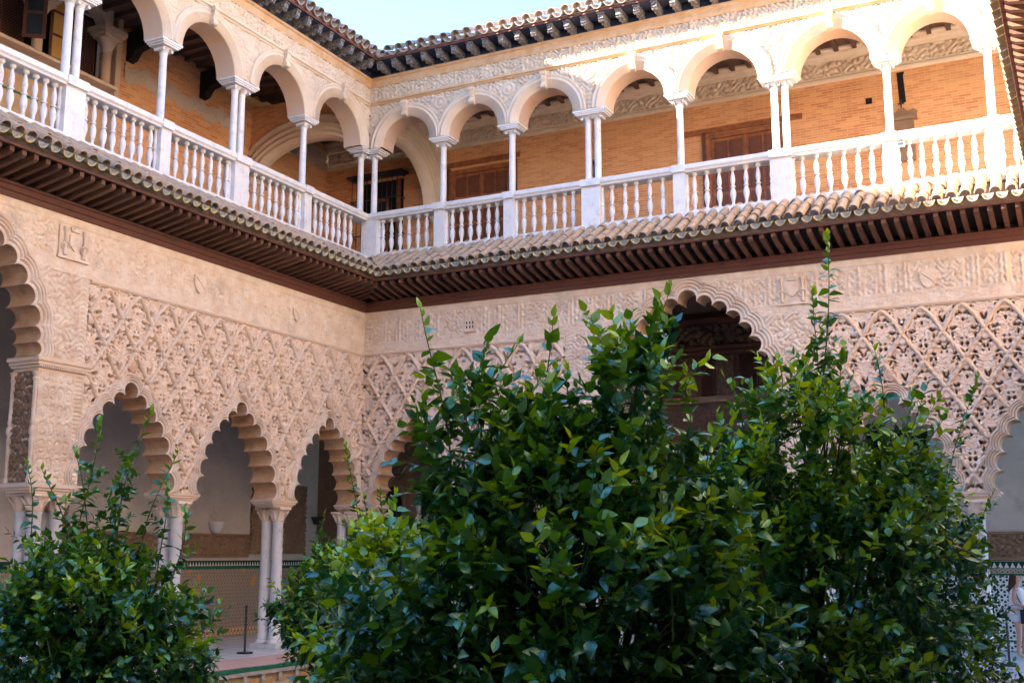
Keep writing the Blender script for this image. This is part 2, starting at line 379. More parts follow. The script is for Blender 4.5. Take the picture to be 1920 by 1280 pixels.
def lozenge(U, Z, uph):
    p = (U - uph) / PU; q = (Z - ZT) / (2 * PZ)
    a = p + q; b = p - q
    ia = np.floor(a + .5); ib = np.floor(b + .5)
    fa = a - ia; fb = b - ib
    x = (fa + fb) / 2 * PU * 1.0; z = (fa - fb) / 2 * 2 * PZ
    row = (ia - ib).astype(int) % 2; var = ((ia + ib).astype(int) // 1 + (ia - ib).astype(int)) % 4
    H = np.zeros(U.shape)
    X = np.abs(x)
    jit = .012 * np.sin(ia * 12.9 + ib * 7.7)
    H += .007 * np.cos(48 * X + 16 * np.sin(9 * z)) * np.cos(40 * z + 3)
    for (bx, bz, r) in BULBS:
        d = np.hypot(X - bx, z - bz + jit) / r; H += .034 * np.sqrt(np.clip(1 - d * d, 0, 1))
    for hl, sel in ((HOLES, row == 0), (HOLESB, row == 1)):
        for (hx_, hz_, rx, rz, an) in hl:
            c, s = math.cos(R(an)), math.sin(R(an))
            dx = X - hx_; dz = z - hz_ + jit
            e = np.hypot((c * dx + s * dz) / (rx * 1.65), (-s * dx + c * dz) / (rz * 1.65))
            H = np.where(sel & (e < 1.0), -.13, H)
    g = np.sin(71 * X + 2 * np.sin(31 * z + ib)) * np.sin(63 * z + 2.2 * np.sin(29 * X + ia))
    H = np.where((g > .93) & (H > -.05), -.09, H)
    rr = np.hypot(x, z + .09)
    H = np.where((row == 1) & (rr < .125), .012 + .02 * np.sqrt(np.clip(1 - (rr / .10) ** 2, 0, 1)), H)
    H = np.where((row == 1) & (np.abs(rr - .115) < .012), -.045, H)
    H = np.where((row == 0) & (np.hypot(x, z + .06) < .055), .03, H)
    return H
def ribs(wing, u0, u1, uph, outlines, zlow=3.15):
    """every straight length of the lattice between two crossings is a rib of its own"""
    polys = [np.array(o + [(o[-1][0], 2.0), (o[0][0], 2.0)]) for o in outlines]
    def clear(u, z):
        if u < u0 + .02 or u > u1 - .02 or z < zlow: return False
        return not any(inpoly(np.array([u]), np.array([z]), p)[0] for p in polys)
    k0 = int(math.floor((u0 - uph) / PU)) - 1; k1 = int(math.ceil((u1 - uph) / PU)) + 1
    def strip(path):
        run = []; runs = []
        for p in path:
            if clear(*p): run.append(p)
            else:
                if len(run) > 4: runs.append(run)
                run = []
        if len(run) > 4: runs.append(run)
        for r in runs:
            V = []; F = []; cs = [(-.041, -.02), (-.038, .018), (-.014, .052), (.010, .052), (.034, .024), (.041, -.02)]
            for i, (a, b) in enumerate(r):
                q = r[min(i + 1, len(r) - 1)]; o = r[max(i - 1, 0)]
                tx, tz = q[0] - o[0], q[1] - o[1]; l = math.hypot(tx, tz) or 1; nx, nz = -tz / l, tx / l
                bead = 1 + .30 * (1 if i % 3 else -1)
                for c, h in cs: V.append((a + nx * c * (bead * .5 + .5), -h * (bead if h > 0 else 1) - .004 * rnd.random(), b + nz * c * (bead * .5 + .5)))
            n = len(cs)
            for i in range(len(r) - 1):
                for j in range(n - 1): F.append((i * n + j, i * n + j + 1, (i + 1) * n + j + 1, (i + 1) * n + j))
            reg('lattice_rib', npmesh('lattice_rib', V, F), M['rib'], wing)
    for k in range(k0, k1):
        for j in range(0, 7):
            zt = ZT - .04 - j * PZ; ub = uph + k * PU + (PU / 2 if j % 2 else 0)
            if j == 0:
                path = []
                for i in range(15):
                    t = i / 14 * PU; x = -PU / 2 + t
                    z = 6.14 + (zt - 6.14) * (1 - (abs(x) / (PU / 2)) ** 1.55)
                    path.append((ub + x, z))
                strip(path)
            else:
                for sg in (-1, 1):
                    strip([(ub + sg * PU / 2 * i / 15, 6.14 - (j - 1) * PZ - PZ * i / 15) for i in range(16)])

# ---- small shared shapes -----------------------------------------------------
def capital_low(z0, z1, r):
    b = MB(); h = z1 - z0
    b.lathe(0, 0, [(r * .98, z0), (r * 1.12, z0 + .015), (r * 1.12, z0 + .03), (r, z0 + .04), (r * 1.15, z0 + h * .45), (r * 1.55, z0 + h * .78), (r * 1.75, z0 + h * .84)], 16)
    b.box(-r * 1.62, r * 1.62, -r * 1.62, r * 1.62, z0 + h * .84, z1)
    for k in range(8):
        a = k * math.pi / 4; c, s = math.cos(a), math.sin(a)
        rr = r * (1.75 if k % 2 else 1.35)
        b.tube([(c * r, s * r, z0 + h * .15), (c * rr * .8, s * rr * .8, z0 + h * .55), (c * rr * 1.08, s * rr * 1.08, z0 + h * .76), (c * rr * 1.05, s * rr * 1.05, z0 + h * .62)], [r * .26, r * .3, r * .22, r * .1], 6)
    return b
def shaft(z0, z1, r, n=18):
    return MB().lathe(0, 0, [(r * 1.1, z0), (r * 1.1, z0 + .03), (r, z0 + .05), (r * 1.01, z0 + (z1 - z0) * .35), (r * .93, z1 - .05), (r * 1.04, z1 - .03), (r * 1.04, z1)], n)
LOWR = .118
me_lshaft = shaft(.26, 2.64, LOWR).me('shaft', True)
me_lcap = capital_low(2.64, 2.935, LOWR).me('capital', True)
me_lbase = MB().lathe(0, 0, [(.17, .10), (.18, .12), (.17, .16), (.14, .18), (.145, .22), (.13, .26)], 18).box(-.19, .19, -.19, .19, .004, .10).me('base', True)
URAD = .078
me_ushaft = shaft(10.28, 11.70, URAD, 14).me('shaft', True)
def cap_up():
    b = MB(); r = URAD
    b.lathe(0, 0, [(r, 11.70), (r * 1.18, 11.715), (r * 1.0, 11.73), (r * 1.25, 11.76), (r * 1.5, 11.79)], 14)
    b.box(-r * 1.5, r * 1.5, -r * 1.5, r * 1.5, 11.79, 11.815)
    for sx in (-1, 1):
        b.tube([(sx * r * 1.5, -r * 1.55, 11.765), (sx * r * 1.5, r * 1.55, 11.765)], r * .42, 8)
    return b
me_ucap = cap_up().me('capital', True)
me_ubase = MB().lathe(0, 0, [(.115, 10.252), (.118, 10.27), (.10, 10.285), (.085, 10.30)], 14).me('base', True)
def baluster_me():
    z = 9.20; H = .88
    pr_ = [(.060, 0), (.060, .05), (.045, .06), (.030, .10), (.036, .16), (.060, .27), (.066, .34), (.056, .42), (.036, .48), (.033, .495), (.056, .505), (.056, .535), (.033, .545), (.034, .56), (.050, .64), (.054, .70), (.044, .79), (.028, .88), (.026, .91), (.050, .935), (.060, .95), (.060, 1.0)]
    b = MB().lathe(0, 0, [(r, z + t * H) for r, t in pr_], 14)
    return b.me('baluster', True)
me_bal = baluster_me()
def tile_me(name, r, L, up, t=.014, plug=False):
    """barrel tile, axis along -y, sloping is given by the object's rotation; up: cover (True) or channel (False)"""
    V = []; F = []; n = 8
    for i, (y, rr) in enumerate([(0, r * .86), (-L, r)]):
        for k in range(n + 1):
            a = math.pi * k / n; s = 1 if up else -1
            V.append((math.cos(a) * rr, y, s * math.sin(a) * rr)); V.append((math.cos(a) * (rr - t), y, s * math.sin(a) * (rr - t)))
    m = 2 * (n + 1)
    for k in range(n):
        a = 2 * k
        F += [(a, a + 2, m + a + 2, m + a), (a + 1, m + a + 1, m + a + 3, a + 3), (m + a, m + a + 2, m + a + 3, m + a + 1)]
    F += [(0, m, m + 1, 1), (m - 2, m - 1, 2 * m - 1, 2 * m - 2)]
    b = MB(); b.add(V, F); return b.me(name, True)
me_cover = tile_me('roof_tile', .104, .42, True)
me_pan = tile_me('channel_tile', .100, .42, False, .018)
me_plug = MB().poly([(.082 * math.cos(a), -.082 * math.sin(a)) for a in [math.pi * k / 10 for k in range(11)]], -.335, -.36).me('mortar_plug')
me_cover2 = tile_me('roof_tile', .125, .45, True, .02)
me_pan2 = tile_me('channel_tile', .125, .45, False, .022)
def rafter_me(Lr):
    b = MB(); w0, w1, z0, z1 = .02, -Lr, 7.985, 7.985 + .165 * Lr / .87
    prof = [(w0, z0), (w1 + .10, z1 - .018), (w1 + .05, z1 - .012), (w1, z1 + .02), (w1, z1 + .10), (w0, z0 + .12)]
    n = len(prof); h = .043
    b.add([(-h, a, c) for a, c in prof] + [(h, a, c) for a, c in prof], [(i, (i + 1) % n, n + (i + 1) % n, n + i) for i in range(n)] + [tuple(reversed(range(n))), tuple(range(n, 2 * n))])
    return b.me('rafter')
me_rafter = rafter_me(.87)
def corbel_me():
    b = MB(); h = .062
    prof = [(.0, 13.78), (-.10, 13.785), (-.16, 13.82), (-.20, 13.80), (-.27, 13.79), (-.33, 13.83), (-.37, 13.80), (-.44, 13.79), (-.49, 13.83), (-.50, 13.97), (0, 13.97)]
    n = len(prof)
    b.add([(-h, a, c) for a, c in prof] + [(h, a, c) for a, c in prof], [(i, (i + 1) % n, n + (i + 1) % n, n + i) for i in range(n)] + [tuple(reversed(range(n))), tuple(range(n, 2 * n))])
    for (y, z, r) in ((-.42, 13.82, .05), (-.24, 13.82, .045), (-.08, 13.81, .04)):
        for x in (-.035, .035): b.tube([(x - .03, y, z), (x + .03, y, z)], r, 8)
    b.box(-.075, .075, -.52, -.40, 13.93, 13.972)
    return b.me('corbel')
me_corbel = corbel_me()

def col_low(wing, u, w):
    c = bpy.data.objects.new('column', None); COL.objects.link(c); c.parent = wing; c.location = (u, w, 0)
    reg('shaft', me_lshaft, M['marble'], c); reg('capital', me_lcap, M['stucco'], c); reg('base', me_lbase, M['marble'], c)
def col_up(wing, u, w=.2):
    c = bpy.data.objects.new('column', None); COL.objects.link(c); c.parent = wing; c.location = (u, w, 0)
    reg('shaft', me_ushaft, M['marble'], c); reg('capital', me_ucap, M['marble'], c); reg('base', me_ubase, M['marble'], c)

# ============================================================ the ground and the garden
MB().box(-60, 90, -90, 60, -3.2, -2.3).ob('garden_soil', M['soil'], kind='structure')
def slab(name, m, *boxes, **kw):
    b = MB()
    for bx in boxes: b.box(*bx)
    return b.ob(name, m, kind='structure', **kw)
GX0, GX1, GY = 2.27, 14.13, -4.27
slab('marble_walkway', M['marble_floor'], (-4, .85, -60, 4, -.3, 0), (.85, 16.4, GY + 1.42, 4, -.3, 0), (15.55, 20, -60, GY + 1.42, -.3, 0))
slab('pink_marble_border', M['pink'], (.85, GX0 - .09, -60, GY + 1.42, -.3, -.003), (GX0 - .09, GX1 + .09, GY + .09, GY + 1.42, -.3, -.003), (GX1 + .09, 15.55, -60, GY + 1.42, -.3, -.003))
slab('green_tile_edge', M['green_tile'], (GX0 - .09, GX0 + .02, -60, GY - .02, -.06, .012), (GX0 - .09, GX1 + .09, GY - .02, GY + .09, -.06, .012), (GX1 - .02, GX1 + .09, -60, GY - .02, -.06, .012))
# joints of the marble paving, as thin dark lines of grout laid a little proud
b = MB()
for i in range(30):
    y = 3.2 - i * .62; b.box(-3.4, .84, y, y + .008, -.004, .0015)
for i in range(8):
    x = -3.2 + i * .55; b.box(x, x + .008, -16, 3.2, -.004, .0012)
b.ob('paving_joints', M['mortar'], kind='structure')

def retaining(label, loc, rot, L, n0, n1):
    t = thing('retaining_wall', label, 'wall', loc, rot)
    MB().box(0, L, .05, .30, -2.29, -.062).ob('wall_face', M['rimplaster'], t)
    MB().box(0, L, -.025, .06, -.125, -.064).ob('coping', M['rimstone'], t)
    s = .485
    pst = MB().box(-.045, .045, -.012, .06, -.27, -.122).lathe(0, -.02, [(.035, -.235), (.035, -.228)], 8).me('stone_post')
    ar = MB(); V = []; F = []; n = 14
    for i in range(n + 1):
        a = math.pi * i / n
        for r, y in ((s * 1.0, -.005), (s * 1.0, .06), (s * .84, .06), (s * .84, -.005)): V.append((math.cos(a) * r, y, -.78 + math.sin(a) * r))
    for i in range(n):
        for j in range(4): F.append((i * 4 + j, i * 4 + (j + 1) % 4, (i + 1) * 4 + (j + 1) % 4, (i + 1) * 4 + j))
    ar.add(V, F); mar = ar.me('interlaced_arch')
    leg = MB().box(-.04, .04, -.008, .06, -2.28, -.78).me('arch_leg')
    for k in range(n0, n1):
        x = s * (k + .5)
        reg('stone_post', pst, M['rimstone'], t, (x, 0, 0))
        o = reg('interlaced_arch', mar, M['rimstone'], t, (x, .01 * (k % 2), 0))
        reg('arch_leg', leg, M['rimstone'], t, (x - s * .92, .002, 0))
# left rim faces +x ; its local x runs along +y
retaining('stone rim of sunken garden with interlaced blind arches on ochre plaster, left side', (GX0, -14.27, 0), R(90), 10.0, 0, 20)
retaining('stone rim of sunken garden with interlaced blind arches behind the big orange trees', (GX0, GY, 0), 0, GX1 - GX0, 0, 24)

# ============================================================ wings
def lower_common(wing, u0, u1, m0, m1):
    # beam, eave
    MB().bar([(0, 7.74), (-.05, 7.74), (-.05, 7.83), (-.075, 7.845), (-.075, 7.93), (-.10, 7.945), (-.10, 7.985), (0, 7.985)], u0, u1, m0, m1).ob('wall_plate_beam', M['timber'], wing)
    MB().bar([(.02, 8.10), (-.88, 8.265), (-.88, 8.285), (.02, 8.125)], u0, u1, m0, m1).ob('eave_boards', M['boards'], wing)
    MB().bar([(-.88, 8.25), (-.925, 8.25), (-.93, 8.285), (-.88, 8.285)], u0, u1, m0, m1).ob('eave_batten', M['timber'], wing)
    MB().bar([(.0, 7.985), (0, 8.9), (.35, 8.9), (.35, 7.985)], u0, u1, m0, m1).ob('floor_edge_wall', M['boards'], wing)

def eave_low(wing, u0, u1, inner0, inner1, courses=4, dark=False, raf0=None, raf1=None, tilemax=1e9):
    """rafters and tiles; inner0/inner1: a re-entrant corner at that end cuts them off along the valley"""
    def limit(u, full):
        l = full
        if inner0: l = min(l, u - u0 + .02)
        if inner1: l = min(l, u1 - u + .02)
        return l
    k = 0; u = u0 + .12
    while u < u1 - .05:
        l = limit(u, .87)
        if l > .15: reg('rafter', me_rafter if l > .86 else rafter_me(l), M['rafter'], wing, (u, 0, 0))
        u += .2365
    sl = math.atan2(.62, 1.0); P = .2545
    n = int((u1 - u0) / P)
    for i in range(n + 1):
        for j in range(courses):
            d = .98 - j * .285                      # outer end of this course
            # channel
            uc = u0 + i * P + .05
            jit = lambda a: (rnd.random() - .5) * a
            if uc < u1 and limit(uc, 9) > d - .05:
                if j == 0:
                    cz = 8.405
                    o = reg('channel_tile', me_pan, M['lichen'] if (not dark and u0 + i * P < 7 and rnd.random() < .7) else M['tile'], wing, (uc + jit(.012), -(d - .30), cz + .285 * .62 + jit(.01)), (sl * 0.72, 0, jit(.06)))
                    reg('mortar_plug', me_plug, M['mortar'], o)
            ut = uc + P / 2
            if ut < u1 and limit(ut, 9) > d - .02:
                reg('roof_tile', me_cover, (M['lichen'] if (rnd.random() < .35 and not dark and ut < 7.5) else M['tile']), wing,
                    (ut + jit(.026), -(d - .375 + jit(.03)), 8.465 + (.98 - d) * .62 + .24 + jit(.012)), (sl + jit(.05), jit(.08), jit(.11)))
    # bedding sheet under the tiles
    MB().bar([(-.74, 8.287), (-.74, 8.47), (0, 8.94), (0, 8.287)], u0, u1, -1 if inner0 else 0, 1 if inner1 else 0).ob('tile_bedding', M['tile_dark'], wing)

def eave_up(wing, u0, u1, inner0, inner1, v0, v1):
    m0 = -1 if inner0 else 0; m1 = 1 if inner1 else 0
    MB().bar([(0, 13.53), (-.03, 13.535), (-.05, 13.60), (-.05, 13.70), (-.085, 13.72), (-.09, 13.775), (0, 13.775)], u0, u1, m0, m1).ob('cornice_band', M['ochre'], wing)
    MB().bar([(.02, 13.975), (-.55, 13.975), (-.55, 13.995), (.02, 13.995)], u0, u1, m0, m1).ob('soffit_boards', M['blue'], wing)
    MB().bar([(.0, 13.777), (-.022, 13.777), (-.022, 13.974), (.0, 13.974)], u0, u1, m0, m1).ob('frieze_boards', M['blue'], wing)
    MB().bar([(-.53, 13.998), (-.575, 13.965), (-.58, 14.03), (-.53, 14.03)], u0, u1, m0, m1).ob('eave_moulding', M['timber'], wing)
    MB().bar([(.0, 13.998), (-.56, 14.035), (-.56, 14.06), (4.2, 16.0), (8.4, 14.06), (8.4, 13.998)], u0, u1, m0, m1).ob('roof_slope', M['tile_dark'], wing, kind='stuff')
    u = u0 + .15
    P = .4235
    while u < u1 - .05:
        lim = (u - u0) if inner0 else 9
        lim = min(lim, (u1 - u) if inner1 else 9)
        if v0 <= u <= v1 and lim > .30: reg('corbel', me_corbel, M['corbel'], wing, (u, 0, 0))
        u += P
    n = int((u1 - u0) / .318)
    jit = lambda a: (rnd.random() - .5) * a
    for i in range(n + 1):
        uc = u0 + .1 + i * .318
        lim = (uc - u0) if inner0 else 9; lim = min(lim, (u1 - uc) if inner1 else 9)
        if not (v0 - .5 <= uc <= v1 + .5) or lim < .45: continue
        o = reg('channel_tile', me_pan2, M['tile_dark'], wing, (uc + jit(.02), -.26, 14.275 + jit(.012)), (.36, 0, jit(.05)))
        reg('roof_tile', me_cover2, M['tile_dark'], wing, (uc + .159 + jit(.02), -.22, 14.34 + jit(.012)), (.42, jit(.05), jit(.06)))

def upper_wall(wing, cols, dbl, u0, u1, m0, m1, corner0=False, corner1=False, ring=True, v0=-99, v1=99):
    """round-arched loggia: cols = column axes, dbl = set of those with paired shafts"""
    zt = 13.11; sp = 11.93
    outl = []
    bays = []
    for a, c in zip(cols[:-1], cols[1:]):
        ja = .40 if a in dbl else .27; jc = .40 if c in dbl else .27
        if corner0 and a == cols[0]: ja = .36
        if corner1 and c == cols[-1]: jc = .36
        r = (c - a - ja - jc) / 2; cx = a + ja + r
        bays.append((cx, r, a, c))
    n = 28
    for cx, r, a, c in bays:
        seg = [(cx - r * math.cos(math.pi * i / n), sp + r * math.sin(math.pi * i / n)) for i in range(n + 1)]
        outl += seg
    # rear face of the arcade wall
    poly = [(u0, zt)] + [(u0, sp)] + outl + [(u1, sp), (u1, zt)]
    MB().poly(poly, .48).ob('upper_wall_back', M['upper'], wing)
    b = MB()
    for cx, r, a, c in bays:
        m = n + 1
        seg = [(cx - r * math.cos(math.pi * i / n), sp + r * math.sin(math.pi * i / n)) for i in range(m)]
        b = MB().add([(x, -.0, z) for x, z in seg] + [(x, .48, z) for x, z in seg], [(i, i + 1, m + i + 1, m + i) for i in range(n)])
        b.ob('arch_soffit', M['upper_soffit'], wing, True)
        # archivolt: stepped rings cut off at the line between two bays
        prof = [(0, .0), (0, .03), (.10, .03), (.105, .045), (.19, .045), (.195, .06), (.235, .06), (.24, .04), (.27, .05), (.30, .07), (.325, .07), (.33, .0)]
        V = []; F = []
        for d, h in prof:
            for i in range(m):
                th = math.pi * i / n; ca = -math.cos(th); rr = r + d
                lim = (cx - a if ca < 0 else c - cx) / max(abs(ca), 1e-3)
                rr2 = min(rr, max(lim, r + .02))
                V.append((cx + rr2 * ca, -h, sp + rr2 * math.sin(th)))
        for j in range(len(prof) - 1):
            for i in range(n): F.append((j * m + i, j * m + i + 1, (j + 1) * m + i + 1, (j + 1) * m + i))
        reg('archivolt', npmesh('archivolt', V, F), M['upper'], wing)
        if v0 < cx < v1:
            # scrolled keystone
            k = MB(); zt2 = sp + r
            pr_ = [(-.0, zt2 - .03), (-.12, zt2 - .02), (-.15, zt2 + .06), (-.12, zt2 + .12), (-.15, zt2 + .2), (-.17, zt2 + .33), (-.13, zt2 + .39), (0, zt2 + .39)]
            nn = len(pr_)
            k.add([(cx - .055, y, z) for y, z in pr_] + [(cx + .055, y, z) for y, z in pr_], [(i, (i + 1) % nn, nn + (i + 1) % nn, nn + i) for i in range(nn)] + [tuple(reversed(range(nn))), tuple(range(nn, 2 * nn))])
            k.tube([(cx - .075, -.13, zt2 + .33), (cx + .075, -.13, zt2 + .33)], .06, 10); k.tube([(cx - .07, -.11, zt2 + .03), (cx + .07, -.11, zt2 + .03)], .05, 10)
            k.ob('keystone', M['upper'], wing)
    # spandrels with medallions and scrolls, one panel per column
    edges = [u0] + [bx[0] for bx in bays] + [u1]
    def mk(i):
        ax = cols[i] if i < len(cols) else u1
        def hf(U, Z):
            x = U - ax; d = np.hypot(x, Z - 12.80)
            H = arabesque(U, Z, 30, .034, ax) * sm(np.abs(d - .16), .03, .06)
            if 0 < i < len(cols) - 1:
                H = np.where(d < .17, .012 + .028 * np.exp(-((d - .13) / .018) ** 2) + .03 * np.sqrt(np.clip(1 - (d / .075) ** 2, 0, 1)), H)
                H = np.where((np.abs(x) < .08) & (Z < 12.42), .03 * np.cos(x * 19) + .012 * np.sin(Z * 60), H)
            return H
        return hf
    masks = [lambda U, Z, cx=cx, r=r: (np.hypot(U - cx, Z - sp) < r + .315) for cx, r, a, c in bays]
    for i in range(len(edges) - 1):
        a, c = edges[i], edges[i + 1]
        if c - a < .05: continue
        relief('spandrel_panel', a, c, sp, zt - .06, mk(i), M['upper_relief'], wing, res=.02, masks=masks)
    # entablature
    MB().bar([(0, 13.05), (-.03, 13.055), (-.05, 13.09), (-.085, 13.105), (-.09, 13.15), (-.03, 13.165), (0, 13.17)], u0, u1, m0, m1).ob('string_course', M['ochre'] if not corner1 else M['upper'], wing)
    x = u0; i = 0
    while x < u1 - .01:
        nx = min(x + 1.05, u1)
        relief('frieze_panel', x, nx, 13.165, 13.535, lambda U, Z, ph=i * 1.7: arabesque(U, Z, 34, .038, ph) + kufic(U, Z, 13.16, 13.54, ph, .018), M['upper_relief'], wing, w0=-.005, res=.018)
        x = nx; i += 1
    MB().bar([(.0, 13.11), (.02, 13.11), (.48, 13.11), (.48, 13.98), (.02, 13.98)], u0, u1).ob('upper_wall_core', M['upper'], wing)
    for c in cols:
        us = [c - .115, c + .115] if c in dbl else [c]
        hw = .39 if c in dbl else .26
        if c in (0.0,) or (corner1 and c == cols[-1]): pass
        for u in us: col_up(wing, u)
        a = MB(); 
        for z0_, z1_, g in ((11.817, 11.85, -.07), (11.85, 11.885, -.035), (11.885, 11.93, 0.0)):
            a.box(c - hw - g - .02, c + hw + g + .02, -.0 - g * .6 - .035, .44 + g * .6, z0_, z1_ - .0005)
        a.ob('impost_block', M['marble'], wing)

def balustrade(label, loc, rot, cols, dbl, u0, u1, m0, m1, bals):
    t = thing('balustrade', label, 'balustrade', loc, rot)
    MB().bar([(.03, 10.08), (-.0, 10.082), (-.015, 10.12), (-.045, 10.15), (-.05, 10.20), (-.035, 10.21), (-.035, 10.25), (.36, 10.25), (.36, 10.08)], u0, u1, m0, m1).ob('handrail', M['marble'], t)
    MB().bar([(-.04, 8.96), (-.045, 9.10), (-.015, 9.12), (-.01, 9.20), (.34, 9.20), (.34, 8.96)], u0, u1, m0, m1).ob('plinth', M['marble'], t)
    for c in cols:
        hw = .225 if c in dbl else .135
        MB().box(c - hw, c + hw, .0, .32, 9.202, 10.078).ob('pedestal', M['marble'], t)
        for s in (-1, 1):
            MB().lathe(0, 0, [(.055, 9.2), (.03, 9.3), (.06, 9.5), (.035, 9.62), (.055, 9.655), (.035, 9.69), (.05, 9.8), (.026, 9.98), (.055, 10.07)], 10).ob('half_baluster', M['marble'], t, True, (c + s * hw, .15, 0))
        if m0 == 0 or c > .1:
            b = MB(); b.box(c - hw - .012, c + hw + .012, -.062, -.0, 10.10, 10.262); b.ob('rail_block', M['marble'], t)
    for u in bals:
        reg('baluster', me_bal, M['marble'], t, (u + rnd.uniform(-.008, .008), .15, 0), (rnd.uniform(-.0006, .0006), rnd.uniform(-.0012, .0012), rnd.random() * 6))
    return t

# ---------------- right-hand wing (along x, facing the viewer)
RW = thing('palace_wing', 'right wing with two tiers of arches, its upper right half in bright sun', 'building', (0, 0, 0), 0)
U0, U1 = 0.0, 16.04
arR = [(1.39, CUSP_S, .845, .46, 5.03, .19), (4.15, CUSP_S, .845, .46, 5.03, .19), (8.2, CUSP_B, 1.0, .50, 7.47, .30), (12.25, CUSP_S, .845, .46, 5.03, .19), (15.01, CUSP_S, .845, .46, 5.03, .19)]
def outer_poly(o, zf): return [(o[0][0], zf)] + list(o) + [(o[-1][0], zf)]
def lower_wall(wing, arches, U0, U1, sections, phases):
    outs = []
    for a in arches:
        outs.append(foil_parts(wing, a[0], a[1], a[2], a[3], a[4], .55, a[5]))
    # rear face with the openings cut out
    pts = [(U0, 7.98), (U0, 3.09)]
    for a in arches:
        base = foil(a[0], a[1], a[2], a[3], a[4], 0)
        if a[1] is CUSP_B: base = [(a[0] - 1.9, 3.09), (a[0] - 1.9, 5.2)] + base + [(a[0] + 1.9, 5.2), (a[0] + 1.9, 3.09)]
        pts += base
    pts += [(U1, 3.09), (U1, 7.98)]
    MB().poly(pts, .56).ob('arcade_wall_back', M['plaster'], wing)
    masks = [outer_poly(o, 5.1 if o[0][1] > 4.5 else 3.0) for o in outs]
    for (a, c, kind, ph) in sections:
        if kind == 'sebka':
            mm = [p for p in masks if p[0][0] < c and p[-1][0] > a]
            # one carved panel for every bay
            cuts = [a] + [x for x in phases if a < x < c] + [c]
            for p, q in zip(cuts[:-1], cuts[1:]):
                relief('pierced_panel', p, q, 3.09, ZT, lambda U, Z: lozenge(U, Z, ph), M['stucco_panel'], wing, res=(.0135 if (p < 0 or p > 9) else .019), masks=mm, cut=-.06)
            ribs(wing, a, c, ph, [o for o in outs if o[0][1] < 4.5])
            MB().bar([(0.02, 6.66), (-.03, 6.66), (-.055, 6.69), (-.06, 6.715), (-.03, 6.73), (0.02, 6.73)], a + .0, c - .0).ob('ledge_moulding', M['rib'], wing)
        elif kind == 'bigspandrel':
            mm = [p for p in masks if p[0][0] < c and p[-1][0] > a]
            def hf(U, Z, a=a, c=c):
                e = np.minimum(np.abs(U - (a + .20)), np.abs(U - (c - .20)))
                H = arabesque(U, Z, 30, .030)
                H = np.where(e < .012, .02, H)
                zig = (np.minimum(np.abs(U - a), np.abs(U - c)) < .19)
                H = np.where(zig, .010 * np.sign(np.sin(Z * 75 + 9 * np.abs(np.sin(U * 60)))) , H)
                return H
            relief('carved_spandrel', a, c, 5.2, 6.74, hf, M['stucco'], wing, res=.02, masks=mm)
    # inscription bands
    bigs = [p for p, a in zip(masks, arches) if a[1] is CUSP_B]
    x = U0; i = 0
    while x < U1 - .01:
        nx = min(U1, x + (.82 if i % 3 else .55))
        if U1 - nx < .2: nx = U1
        def hf(U, Z, x=x, nx=nx, i=i):
            H = kufic(U * 1.25, Z, 6.95, 7.6, i * 2.1, .030) + arabesque(U, Z, 60, .018, i) if i % 3 else arabesque(U, Z, 34, .036, i)
            e = np.minimum(U - x, nx - U); H = np.where(e < .03, .006, H)
            H = np.where((Z > 7.58) | (Z < 6.985), .018, H)
            H = np.where(np.abs(Z - 7.585) < .012, -.012, H)
            return H
        relief('inscription_panel', x, nx, 6.97, 7.742, hf, M['stucco_band'], wing, w0=.004, res=.02, masks=bigs)
        relief('border_band', x, nx, 6.73, 6.97, lambda U, Z: arabesque(U, Z, 50, .016) + .012 * (np.abs(Z - 6.955) < .012), M['stucco_band'], wing, w0=-.004, res=.022, masks=bigs)
        x = nx; i += 1
